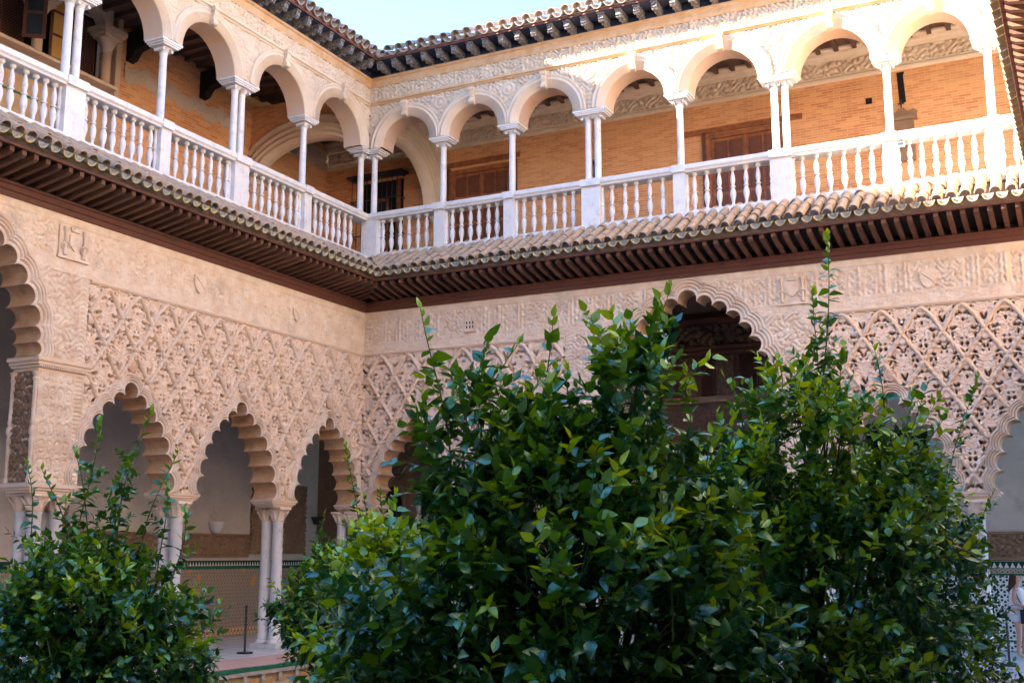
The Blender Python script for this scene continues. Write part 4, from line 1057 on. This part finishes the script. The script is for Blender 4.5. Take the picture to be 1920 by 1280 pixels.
# ---------------- plaques and coats of arms
def plaque_arms(wing, u0, u1, z0, z1):
    c = bpy.data.objects.new('coat_of_arms', None); COL.objects.link(c); c.parent = wing
    cu = (u0 + u1) / 2; cz = (z0 + z1) / 2
    MB().box(u0, u1, -.035, .0, z0, z1).box(u0 - .03, u1 + .03, -.06, .0, z0 - .05, z0 - .005).ob('plaque', M['stucco_band'], c)
    for s in (-1, 1):
        MB().lathe(0, 0, [(.04, z0 + .01), (.03, z0 + .06), (.028, z1 - .12), (.05, z1 - .08), (.05, z1 - .03)], 10).ob('pillar', M['stucco'], c, True, (cu + s * .21, -.06, 0))
        MB().tube([(cu + s * .21 + .08 * math.cos(a), -.075 - .02 * math.sin(a), z0 + .17 + .07 * math.sin(a)) for a in [i * .55 for i in range(12)]], .017, 6).ob('scroll_ribbon', M['stucco'], c)
    MB().poly([(cu - .12, cz + .12), (cu + .12, cz + .12), (cu + .12, cz - .03), (cu + .06, cz - .12), (cu, cz - .16), (cu - .06, cz - .12), (cu - .12, cz - .03)], -.07, -.034).ob('shield', M['stucco_band'], c)
    MB().poly([(cu - .09, z1 - .09), (cu - .11, z1 - .01), (cu - .05, z1 - .05), (cu, z1 + .0), (cu + .05, z1 - .05), (cu + .11, z1 - .01), (cu + .09, z1 - .09)], -.075, -.034).ob('crown', M['stucco'], c)
plaque_arms(LW, -9.42, -8.78, 7.02, 7.56)
plaque_arms(RW, 10.15, 10.72, 6.98, 7.52)
def shield(wing, cu, cz, s=.16):
    MB().poly([(cu - s, cz + s), (cu, cz + s * 1.15), (cu + s, cz + s), (cu + s, cz - .1 * s), (cu + s * .55, cz - s * .9), (cu, cz - s * 1.25), (cu - s * .55, cz - s * .9), (cu - s, cz - .1 * s)], -.045, .0).ob('carved_shield', M['stucco_band'], wing)
    MB().tube([(cu - s * .8, -.05, cz + s * .7), (cu, -.06, cz + .1 * s), (cu + s * .7, -.05, cz - s * .6)], .016, 6).ob('shield_band', M['stucco'], wing)
shield(LW, -5.88, 7.24); shield(LW, -2.73, 7.2, .13); shield(RW, 13.07, 7.2)
def castle(wing, cu, cz):
    b = MB().box(cu - .13, cu + .13, -.05, 0, cz - .15, cz + .08).box(cu - .13, cu - .06, -.055, -.0, cz + .08, cz + .15).box(cu - .035, cu + .035, -.055, 0, cz + .08, cz + .17).box(cu + .06, cu + .13, -.055, 0, cz + .08, cz + .15).box(cu - .15, cu + .15, -.07, 0, cz - .18, cz - .152)
    b.ob('castle_emblem', M['stucco'], wing)
    for dx in (-.08, 0, .08): 
        for dz in (-.10, .0): MB().box(cu + dx - .014, cu + dx + .014, -.058, -.05, cz + dz, cz + dz + .06).ob('castle_window', M['void'], wing)
castle(RW, 2.95, 7.2); shield(RW, 5.95, 7.22, .12)
# circular bosses above the small arches
for wing, cs in ((LW, (-7.56, -4.475, -1.39)), (RW, (1.39, 4.15, 12.25, 15.01))):
    for c in cs:
        MB().lathe(0, 0, [(.13, -.0), (.13, .04), (.105, .055), (.09, .035), (.06, .05), (.02, .06)], 16).ob('round_boss', M['upper_soffit'], wing, True, (c, .0, 5.36), (R(90), 0, 0))
# white glazed studs on the lattice
for (u, z) in ((11.66, 6.25), (12.36, 6.38), (12.52, 6.38), (13.60, 6.02), (14.3, 6.2)):
    MB().lathe(0, 0, [(.033, 0), (.033, .03), (.024, .042), (.005, .046)], 12).ob('glazed_stud', M['white_tile'], RW, True, (u, -.012, z), (R(90), 0, 0))

# ---------------- near wing on the right edge of the view
EW = thing('palace_wing', 'near right-hand wing seen from below its dark tiled eave', 'building', (16.04, 0, 0), R(-90))
E0, E1 = 0.0, 30.0
lower_common(EW, E0, E1, -1, 0)
def eave_east():
    u = .12
    while u < 14:
        l = min(.87, u + .02)
        if l > .15: reg('rafter', me_rafter if l > .86 else rafter_me(l), M['rafter'], EW, (u, 0, 0))
        u += .2365
    b = MB()
    while u < E1: b.box(u - .043, u + .043, -.86, 0, 8.02, 8.12); u += .2365
    b.ob('far_rafters', M['rafter'], EW, kind='stuff')
    P = .2545
    for i in range(int(14 / P)):
        for j in range(2):
            d = .98 - j * .285; uc = i * P + .05; ut = uc + P / 2
            if uc > d and j == 0:
                o = reg('channel_tile', me_pan, M['tile'], EW, (uc, -(d - .30), 8.435 + .285 * .62), (.4, 0, (rnd.random() - .5) * .06))
                reg('mortar_plug', me_plug, M['mortar'], o)
            if ut > d: reg('roof_tile', me_cover, M['tile'], EW, (ut, -(d - .375), 8.73 + (.98 - d) * .62), (.55, 0, (rnd.random() - .5) * .06))
    MB().bar([(-.74, 8.287), (-.74, 8.47), (0, 8.94), (0, 8.287)], 0, E1, -1, 0).ob('tile_bedding', M['tile_dark'], EW)
eave_east()
MB().box(0, E1, 0, .5, 3.1, 7.99).ob('arcade_wall', M['stucco'], EW)
for k in range(9):
    u = .6 + k * 3.1
    for ww in (.13, .43): col_low(EW, u, ww)
    MB().box(u - .44, u + .44, -.03, .55, 2.94, 3.095).ob('abacus', M['rib'], EW)
MB().box(0, E1, 3.0, 3.4, 0, 14).ob('back_wall', M['plaster'], EW)
MB().box(0, E1, .36, 3.0, 8.6, 8.98).ob('gallery_floor', M['plaster'], EW)
MB().box(0, E1, .0, .48, 11.93, 14.0).ob('upper_wall', M['upper'], EW)
for k in range(13): col_up(EW, 1.98 + k * 2.05)
MB().bar([(0, 14.0), (-.56, 14.03), (4, 16), (4, 14)], 0, E1, -1, 0).ob('roof_slope', M['tile_dark'], EW, kind='stuff')
balustrade('sunlit marble balustrade of the near right-hand wing, glimpsed beyond its eave', (16.04, 0, 0), R(-90), [1.98, 4.03, 6.08, 8.13, 10.18], set(), .0, 28, -1, 0, [.4 + .26 * i for i in range(38) if all(abs(.4 + .26 * i - c) > .17 for c in (1.98, 4.03, 6.08, 8.13, 10.18))])

# ---------------- the wing behind the viewer, closing the courtyard on its fourth side
SW = thing('palace_wing', 'fourth wing of the courtyard behind the viewer, out of the picture', 'building', (0, -27.6, 0), R(180))
MB().box(-22, 6, 0, .5, 3.1, 8.98).ob('arcade_wall', M['stucco'], SW)
MB().box(-22, 6, 0, .48, 11.93, 14.0).ob('upper_wall', M['upper'], SW)
MB().box(-22, 6, 3.0, 3.4, 0, 14).ob('back_wall', M['plaster'], SW)
MB().box(-22, 6, .5, 3.0, 8.6, 8.98).ob('gallery_floor', M['plaster'], SW)
MB().bar([(0, 14.0), (-.56, 14.03), (4, 16), (4, 14)], -22, 6).ob('roof_slope', M['tile_dark'], SW, kind='stuff')
MB().bar([(0, 8.1), (-.9, 8.27), (-.9, 8.35), (0, 8.95)], -22, 6).ob('lower_eave', M['tile_dark'], SW)
for k in range(9):
    for ww in (.13, .43): col_low(SW, -21 + k * 3.0, ww)
for k in range(13): col_up(SW, -21 + k * 2.05)

# ---------------- buildings behind
t = thing('roof_pavilion', 'bright white rooftop building rising behind the right wing roof', 'building', (9.9, 9.5, 14))
MB().box(-4.35, 9, 0, 5, 0, 9).ob('wall', M['house_white'], t)
MB().bar([(-.08, 4.9), (-.08, 5.0), (0, 5.0), (0, 4.9)], -4.4, 9).ob('string_course', M['house_white'], t)
t = thing('palace_block', 'taller palace block standing back behind the left wing', 'building', (-11, 0, 0))
MB().box(-6, 1.6, -40, 22, 0, 21.3).ob('wall', M['house_white'], t)
MB().box(-6.2, 1.8, -40.2, 22.2, 21.3, 21.5).ob('roof', M['tile_dark'], t)

# ---------------- rope posts
def rope_post(label, x, y):
    t = thing('barrier_post', label, 'barrier post', (x, y, 0), 0, 'black barrier posts along the marble walkway')
    MB().lathe(0, 0, [(.022, .01), (.022, .88), (.03, .885), (.03, .93), (.012, .95)], 10).ob('pole', M['iron'], t, True)
    MB().box(-.11, .11, -.11, .11, .002, .04).ob('foot', M['iron'], t)
rope_post('slim black barrier post beside the paired columns of the left wing', .25, -4.33)
rope_post('slim black barrier post in front of the woman at the far right', 14.03, -.35)

# ============================================================ the woman
def skin_body(name, joints, edges, m, parent, sub=2):
    me = bpy.data.meshes.new(name); me.from_pydata([j[0] for j in joints], edges, [])
    o = bpy.data.objects.new(name, me); COL.objects.link(o)
    md = o.modifiers.new('skin', 'SKIN'); md.use_smooth_shade = True
    sv = me.skin_vertices[0].data
    for i, j in enumerate(joints):
        r = j[1]; sv[i].radius = r if hasattr(r, '__len__') else (r, r)
    sv[0].use_root = True
    s2 = o.modifiers.new('sub', 'SUBSURF'); s2.levels = sub; s2.render_levels = sub
    dg = bpy.context.evaluated_depsgraph_get(); ev = o.evaluated_get(dg)
    nm = bpy.data.meshes.new_from_object(ev); bpy.data.objects.remove(o); 
    nm.polygons.foreach_set('use_smooth', [True] * len(nm.polygons))
    return reg(name, nm, m, parent)
W = thing('person', 'woman with long brown hair in a white top and white shorts, turned to the right', 'person', (14.13, 1.3, 0), R(-15))
J = [((0, 0, .88), (.13, .10)), ((0, 0, 1.0), (.10, .085)), ((0.01, 0, 1.13), (.115, .09)), ((.01, 0, 1.26), (.12, .08)), ((.01, 0, 1.33), (.055, .05)), ((.02, 0, 1.40), (.045, .045)), ((.03, 0, 1.47), (.075, .07)), ((.03, 0, 1.55), (.075, .07)),
     ((.01, -.15, 1.28), .045), ((-.01, -.19, 1.05), .036), ((.20, -.16, .97), .028), ((.27, -.14, .98), (.02, .035)),
     ((.01, .15, 1.28), .045), ((.02, .19, 1.05), .036), ((.20, .12, 1.10), .028), ((.27, .08, 1.16), (.02, .035)),
     ((0, -.085, .82), .085), ((.02, -.09, .47), .055), ((-.02, -.09, .10), .036), ((.08, -.09, .035), .03),
     ((0, .085, .82), .085), ((.06, .09, .48), .055), ((.02, .09, .10), .036), ((.13, .09, .035), .03)]
Ed = [(0, 1), (1, 2), (2, 3), (3, 4), (4, 5), (5, 6), (6, 7), (3, 8), (8, 9), (9, 10), (10, 11), (3, 12), (12, 13), (13, 14), (14, 15), (0, 16), (16, 17), (17, 18), (18, 19), (0, 20), (20, 21), (21, 22), (22, 23)]
body = skin_body('body', J, Ed, M['skin'], W)
f = MB(); f.lathe(0, 0, [(.010, 1.49), (.016, 1.475), (.01, 1.52)], 6)
MB().tube([(.10, 0, 1.525), (.125, 0, 1.49), (.105, 0, 1.48)], [.008, .014, .008], 6).ob('nose', M['skin'], W, True)
for s in (-1, 1): MB().lathe(0, 0, [(.003, -.008), (.010, 0), (.003, .008)], 8).ob('eye', M['hair'], W, True, (.095, s * .03, 1.515))
MB().tube([(.098, -.022, 1.455), (.107, 0, 1.452), (.098, .022, 1.455)], [.004, .008, .004], 6).ob('mouth', M['pink'], W, True)
for s, zz, dx in ((-1, .98, 0), (1, 1.17, 0)):
    for k in range(4):
        y0 = -.165 + k * .017 if s < 0 else .06 + k * .015
        MB().tube([(.27, y0, zz), (.31, y0, zz - .004), (.335, y0 + .01, zz - .025)], [.009, .008, .006], 6).ob('finger', M['skin'], W, True)
skin_body('top', [((0, 0, .88), (.19, .165)), ((0, 0, 1.04), (.165, .145)), ((.012, 0, 1.16), (.18, .155)), ((.012, 0, 1.25), (.165, .125)), ((.01, -.085, 1.33), (.05, .045)), ((.01, .085, 1.33), (.05, .045))], [(0, 1), (1, 2), (2, 3), (3, 4), (3, 5)], M['white_cloth'], W)
skin_body('shorts', [((0, 0, .90), (.155, .125)), ((-.01, -.09, .80), (.115, .105)), ((0, -.095, .66), (.12, .115)), ((-.01, .09, .80), (.115, .105)), ((.02, .095, .66), (.12, .115))], [(0, 1), (1, 2), (0, 3), (3, 4)], M['white_cloth'], W)
skin_body('hair', [((0, 0, 1.56), (.085, .09)), ((-.035, 0, 1.51), (.085, .10)), ((-.06, 0, 1.38), (.06, .10)), ((-.075, -.02, 1.24), (.05, .085)), ((-.08, -.03, 1.12), (.03, .06))], [(0, 1), (1, 2), (2, 3), (3, 4)], M['hair'], W)
MB().box(.10, .26, -.20, -.10, .66, .92).ob('shoulder_bag', M['bag'], W)
MB().tube([(.16, -.16, .92), (.06, -.14, 1.12), (.0, -.12, 1.34)], .010, 5).ob('bag_strap', M['bag'], W)

# ============================================================ orange trees
def leaf_template(kind):
    # unit leaf along +y, width .46, folded on its midrib and curled
    fold = (.10, .16, .05, .20)[kind]; curl = (-.18, -.35, .05, -.10)[kind]; tw = (.0, .12, -.12, .05)[kind]
    q = (.52, .68, .60, .46)[kind] / .58
    rows = [(0.0, .02), (.16, .40 * q), (.38, .58 * q), (.70, .36 * q), (1.0, .0)]
    V = []
    for y, wd in rows:
        z = curl * y * y
        V.append((-wd / 2 + tw * y * .2, y, z + fold * wd)); V.append((0, y, z)); V.append((wd / 2 + tw * y * .2, y, z + fold * wd * (.7 + tw)))
    V = np.array(V); F = []
    for i in range(4):
        a = i * 3; F += [(a, a + 1, a + 4, a + 3), (a + 1, a + 2, a + 5, a + 4)]
    return V, np.array(F)
LT = [leaf_template(k) for k in range(4)]
LM = []
for k in range(4):
    for tint in (.0, .35, .8):
        me = npmesh('leaf', *LT[k], smooth=True); me.materials.append(M['leaf'])
        at = me.attributes.new('tint', 'FLOAT', 'POINT'); at.data.foreach_set('value', [tint] * len(me.vertices)); LM.append(me)

def orange_tree(label, d, px, lobes, shoots, n_twig, leaf, seed, zbase=-2.3, young=.12, trunk_r=.09):
    """lobes: (lateral, depth, z, rx, ry, rz); shoots: (lateral, depth, z_bottom, z_top, lean)"""
    rg = np.random.default_rng(seed)
    yaw = R(26.74); F_ = np.array([-math.sin(yaw), math.cos(yaw)]); R_ = np.array([math.cos(yaw), math.sin(yaw)])
    c = np.array([15.70, -23.18]) + F_ * d + R_ * px
    t = thing('orange_tree', label, 'tree', (c[0], c[1], zbase), yaw)
    zb = zbase
    vol = np.array([l[3] * l[4] + l[3] * l[5] + l[4] * l[5] for l in lobes]); pr_ = vol / vol.sum()
    P = []; Dr = []; T = []; Sz = []
    twigs = MB()
    def add_twig(p0, dr, L, nl, sz, tint, droop):
        dr = dr / np.linalg.norm(dr)
        a = np.cross(dr, [0, 0, 1.0]); a = a / (np.linalg.norm(a) + 1e-6); b_ = np.cross(dr, a)
        ph = rg.random() * 6
        for k in range(nl):
            f = (k + .6) / nl; pos = p0 + dr * L * f + np.array([0, 0, -.12 * droop * f * f * L])
            an = ph + k * 2.4; side = a * math.cos(an) + b_ * math.sin(an)
            dd = side * (.95 - .35 * f) + dr * (.35 + .5 * f) + np.array([0, 0, -.55 * droop + .1]) + rg.normal(0, .18, 3)
            P.append(pos); Dr.append(dd / np.linalg.norm(dd)); T.append(np.clip(tint + rg.normal(0, .08), 0, .9)); Sz.append(sz * (1.12 - .35 * f) * rg.uniform(.7, 1.15))
        return p0 + dr * L
    st_pts = []
    for i in range(n_twig):
        l = lobes[rg.choice(len(lobes), p=pr_)]
        v = rg.normal(0, 1, 3); v /= np.linalg.norm(v)
        if v[2] < -.75: v[2] *= -1
        rr = rg.uniform(.55, 1.0) ** .6
        bump = 1 + .28 * math.sin(5 * v[0] + l[0] * 3) * math.sin(4 * v[2] + 2 * v[1] + l[2])
        p0 = np.array([l[0] + v[0] * l[3] * rr * bump, l[1] + v[1] * l[4] * rr * bump, l[2] - zb + v[2] * l[5] * rr * bump])
        dr = v * .8 + np.array([0, 0, .55]) + rg.normal(0, .3, 3)
        L = rg.uniform(.14, .32) * leaf / .1
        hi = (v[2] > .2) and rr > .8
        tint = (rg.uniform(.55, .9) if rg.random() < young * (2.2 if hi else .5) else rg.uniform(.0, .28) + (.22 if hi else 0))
        dr = dr / np.linalg.norm(dr)
        add_twig(p0, dr, L, int(rg.integers(7, 12)), leaf, tint, rg.uniform(.3, 1.1) if v[2] < .3 else rg.uniform(0, .5))
        if rr > .8: twigs.tube([p0 - dr * L * .8, p0 + dr * L], [.0045, .002], 3)
        if i % 7 == 0: st_pts.append(p0)
    for (lx, ly, z0, z1, lean) in shoots:
        H = z1 - z0; n = max(int(H / (leaf * .42)), 6); pts = []
        ph = rg.random() * 6; bend = rg.normal(0, .10)
        for k in range(n + 1):
            f = k / n
            x = lx + lean * f * f + .05 * math.sin(4 * f + ph) + bend * f ** 2.2; y = ly + .04 * math.sin(4 * f)
            p = np.array([x, y, z0 - zb + H * f]); pts.append(p)
            if f > .08:
                for q in range(2):
                    an = ph + k * 2.4 + q * 2.6 + rg.normal(0, .6); s = np.array([math.cos(an), math.sin(an), 0])
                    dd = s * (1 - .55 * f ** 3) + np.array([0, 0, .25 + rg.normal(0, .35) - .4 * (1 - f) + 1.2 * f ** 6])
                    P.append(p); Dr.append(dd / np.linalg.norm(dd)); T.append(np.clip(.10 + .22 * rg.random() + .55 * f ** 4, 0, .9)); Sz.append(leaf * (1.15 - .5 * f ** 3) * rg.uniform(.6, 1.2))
                    if q == 0 and rg.random() < .2: break
                if rg.random() < .26 and f < .7:
                    add_twig(p, s + np.array([0, 0, .8]), rg.uniform(.15, .35) * (1 - f * .5), 8, leaf * .85, .25 + .4 * rg.random(), .1)
        twigs.tube(pts[::3] + [pts[-1]], [.009 * (1 - .75 * i / (len(pts[::3]))) for i in range(len(pts[::3]) + 1)], 5)
    P = np.array(P); Dr = np.array(Dr); T = np.array(T); Sz = np.array(Sz); N = len(P)
    # leaf frames
    up = np.tile([0, 0, 1.0], (N, 1)) + rg.normal(0, .45, (N, 3))
    X = np.cross(Dr, up); X /= np.linalg.norm(X, axis=1)[:, None] + 1e-9; Zv = np.cross(X, Dr)
    kind = rg.integers(0, 4, N)
    # the 300 that show largest (nearest the viewer and on the outside) are parts of their own
    depth = P[:, 1]; score = depth + rg.uniform(0, .5, N) * 1.2 - .2 * (P[:, 2] + zb)
    vis = P[:, 2] + zb > .55
    order = np.argsort(np.where(vis, score, 99)); own = order[:300]
    mask = np.ones(N, bool); mask[own] = False
    for i in own:
        o = bpy.data.objects.new('leaf', LM[kind[i] * 3 + (0 if T[i] < .25 else 1 if T[i] < .5 else 2)]); COL.objects.link(o); o.parent = t
        s = Sz[i]; m = Matrix(((X[i][0] * s, Dr[i][0] * s, Zv[i][0] * s, P[i][0]), (X[i][1] * s, Dr[i][1] * s, Zv[i][1] * s, P[i][1]), (X[i][2] * s, Dr[i][2] * s, Zv[i][2] * s, P[i][2]), (0, 0, 0, 1)))
        o.matrix_local = m
    Vs = []; Fs = []; Ts = []; off = 0
    for k in range(4):
        ii = np.where(mask & (kind == k))[0]
        if len(ii) == 0: continue
        V0, F0 = LT[k]
        B = np.stack([X[ii], Dr[ii], Zv[ii]], -1) * Sz[ii][:, None, None]
        V = np.einsum('nij,vj->nvi', B, V0) + P[ii][:, None, :]
        Fk = (F0[None] + (np.arange(len(ii)) * len(V0))[:, None, None]) + off
        Vs.append(V.reshape(-1, 3)); Fs.append(Fk.reshape(-1, 4)); Ts.append(np.repeat(T[ii], len(V0))); off += len(ii) * len(V0)
    me = npmesh('foliage', np.concatenate(Vs), np.concatenate(Fs), True)
    at = me.attributes.new('tint', 'FLOAT', 'POINT'); at.data.foreach_set('value', np.concatenate(Ts).astype(np.float32))
    reg('foliage', me, M['leaf'], t, kind='stuff')
    twigs.ob('twigs', M['twig'], t, kind='stuff')
    # trunk and limbs
    cz = min(l[2] for l in lobes) - zb
    MB().tube([(0, 0, 0), (.03, 0, cz * .35), (-.02, .02, cz * .7), (0, 0, cz)], [trunk_r * 1.3, trunk_r, trunk_r * .9, trunk_r * .8], 10).ob('trunk', M['bark'], t, True)
    rg.shuffle(st_pts)
    for p in st_pts[:26]:
        a = np.array([0, 0, cz * rg.uniform(.6, 1.0)]); m_ = (a + p) / 2 + rg.normal(0, .08, 3) + np.array([0, 0, .1])
        MB().tube([a, (a + m_) / 2 + rg.normal(0, .03, 3), m_, (m_ + p) / 2, p], [.035, .028, .02, .012, .006], 6).ob('branch', M['bark'], t, True)
    for (lx, ly, z0, z1, lean) in shoots:
        a = np.array([0, 0, cz]); p = np.array([lx, ly, z0 - zb])
        MB().tube([a, (a + p) / 2 + np.array([lx * .15, 0, -.1]), p], [.022, .015, .009], 6).ob('branch', M['bark'], t, True)
    return t
# A: big dark tree in the middle foreground
orange_tree('big glossy orange tree filling the middle foreground, with large dark leaves', 7.5, .30,
    [(0, 0, 1.45, 1.1, .9, .90), (-.55, 0, 1.2, .75, .7, .7), (.55, .1, 1.4, .75, .7, .85), (.10, .1, 2.05, .70, .6, .60), (-.55, .1, 2.45, .24, .3, .55), (.52, .1, 2.65, .30, .35, .62), (-1.0, .1, .9, .4, .4, .5), (0, 0, .6, 1.2, .9, .7), (.05, .1, 2.4, .22, .3, .4)],
    [(-.74, 0, 2.2, 3.52, -.12), (-.48, .1, 2.5, 3.30, .02), (-.18, .2, 2.3, 3.50, .05), (-.30, .1, 2.3, 3.1, .2), (.02, .1, 2.5, 3.15, .05), (.28, .1, 2.4, 3.40, .10), (.46, 0, 2.4, 3.66, .14), (.55, .1, 2.3, 3.6, .02), (.85, .1, 2.1, 2.95, .0), (.12, 0, 2.5, 3.1, .0), (-.86, 0, 1.9, 2.95, .05), (-.62, .1, 2.2, 3.1, .05), (.68, .1, 2.4, 3.35, .0), (1.0, .1, 1.8, 2.7, .05)],
    1900, .13, 3, young=.16)
# B: tree with the tallest shoot
orange_tree('orange tree right of centre with the tallest pointed leading shoot', 9.0, 2.25,
    [(0, 0, 1.5, 1.0, .9, 1.0), (.1, 0, 2.4, .75, .6, .75), (-.55, 0, 1.9, .6, .5, .7), (.6, .1, 1.9, .6, .5, .7), (0, 0, .7, 1.1, .9, .7)],
    [(.18, 0, 2.8, 4.44, .10), (.12, .05, 2.8, 4.0, .06), (-.15, .1, 2.7, 3.45, -.05), (-.42, .1, 2.5, 3.3, -.05), (.40, .1, 2.7, 3.55, .10), (.62, 0, 2.5, 3.5, .05), (-.66, 0, 2.1, 3.0, -.03), (.05, .1, 2.8, 3.7, .04), (.85, 0, 2.3, 3.0, .1), (-.25, 0, 2.6, 3.35, .0)],
    1450, .112, 5, young=.30)
# E: farther tree at the right
orange_tree('paler fine-leaved orange tree at the right, in front of the columns', 12.5, 4.25,
    [(0, 0, 1.3, .80, .8, 1.0), (-.25, 0, 2.2, .75, .7, .75), (.1, 0, .7, .80, .8, .7), (-.5, 0, 1.7, .7, .6, .9), (.25, 0, 1.7, .50, .5, .6)],
    [(.12, 0, 2.6, 3.75, .05), (.45, 0, 2.2, 3.85, .25), (-.05, .1, 2.5, 3.6, -.10), (-.45, 0, 2.4, 3.4, .0), (.30, .1, 2.3, 3.0, .0), (.62, 0, 1.9, 2.6, .2)],
    1150, .098, 8, young=.32)
# C: left tree
orange_tree('round orange tree at the left with thin upright shoots over a dense dark crown', 10.8, -3.83,
    [(0, 0, 1.05, .95, .9, .70), (-.6, 0, .95, .6, .6, .55), (.5, 0, .85, .55, .6, .6), (.05, 0, 1.4, .65, .6, .5), (0, 0, .65, .9, .8, .5)],
    [(-.15, 0, 1.8, 3.15, .0), (.10, .1, 1.8, 2.75, .10), (.22, 0, 1.8, 3.25, .12), (-.55, 0, 1.6, 2.75, -.05), (.45, 0, 1.7, 2.85, .22), (.75, 0, 1.6, 2.35, .10), (-.05, .1, 1.8, 2.9, -.1), (.6, .1, 1.6, 2.6, .1), (-.3, 0, 1.8, 2.7, -.05)],
    1150, .112, 13, young=.2)
# D: small tree between
orange_tree('small round orange tree standing in front of the left corner columns', 13.6, -1.95,
    [(0, 0, 1.2, .62, .7, .62), (-.25, 0, 1.15, .45, .5, .42), (.3, 0, .8, .50, .6, .5), (.3, 0, 1.45, .45, .5, .5)],
    [(.12, 0, 1.9, 3.2, -.02), (-.2, 0, 1.8, 2.4, -.1), (.5, 0, 1.8, 2.7, .1), (.3, 0, 1.9, 2.6, .05)],
    900, .10, 17, young=.2)
# F: low bright branch tree left of the middle
orange_tree('yellow-green young orange tree low in front, left of the big dark tree', 8.6, -.95,
    [(0, 0, .9, .38, .4, .9), (.1, .1, 1.5, .3, .3, .45)],
    [(.15, 0, 1.7, 2.35, .05), (-.12, 0, 1.5, 2.0, -.05)],
    330, .12, 19, young=.75, trunk_r=.05)
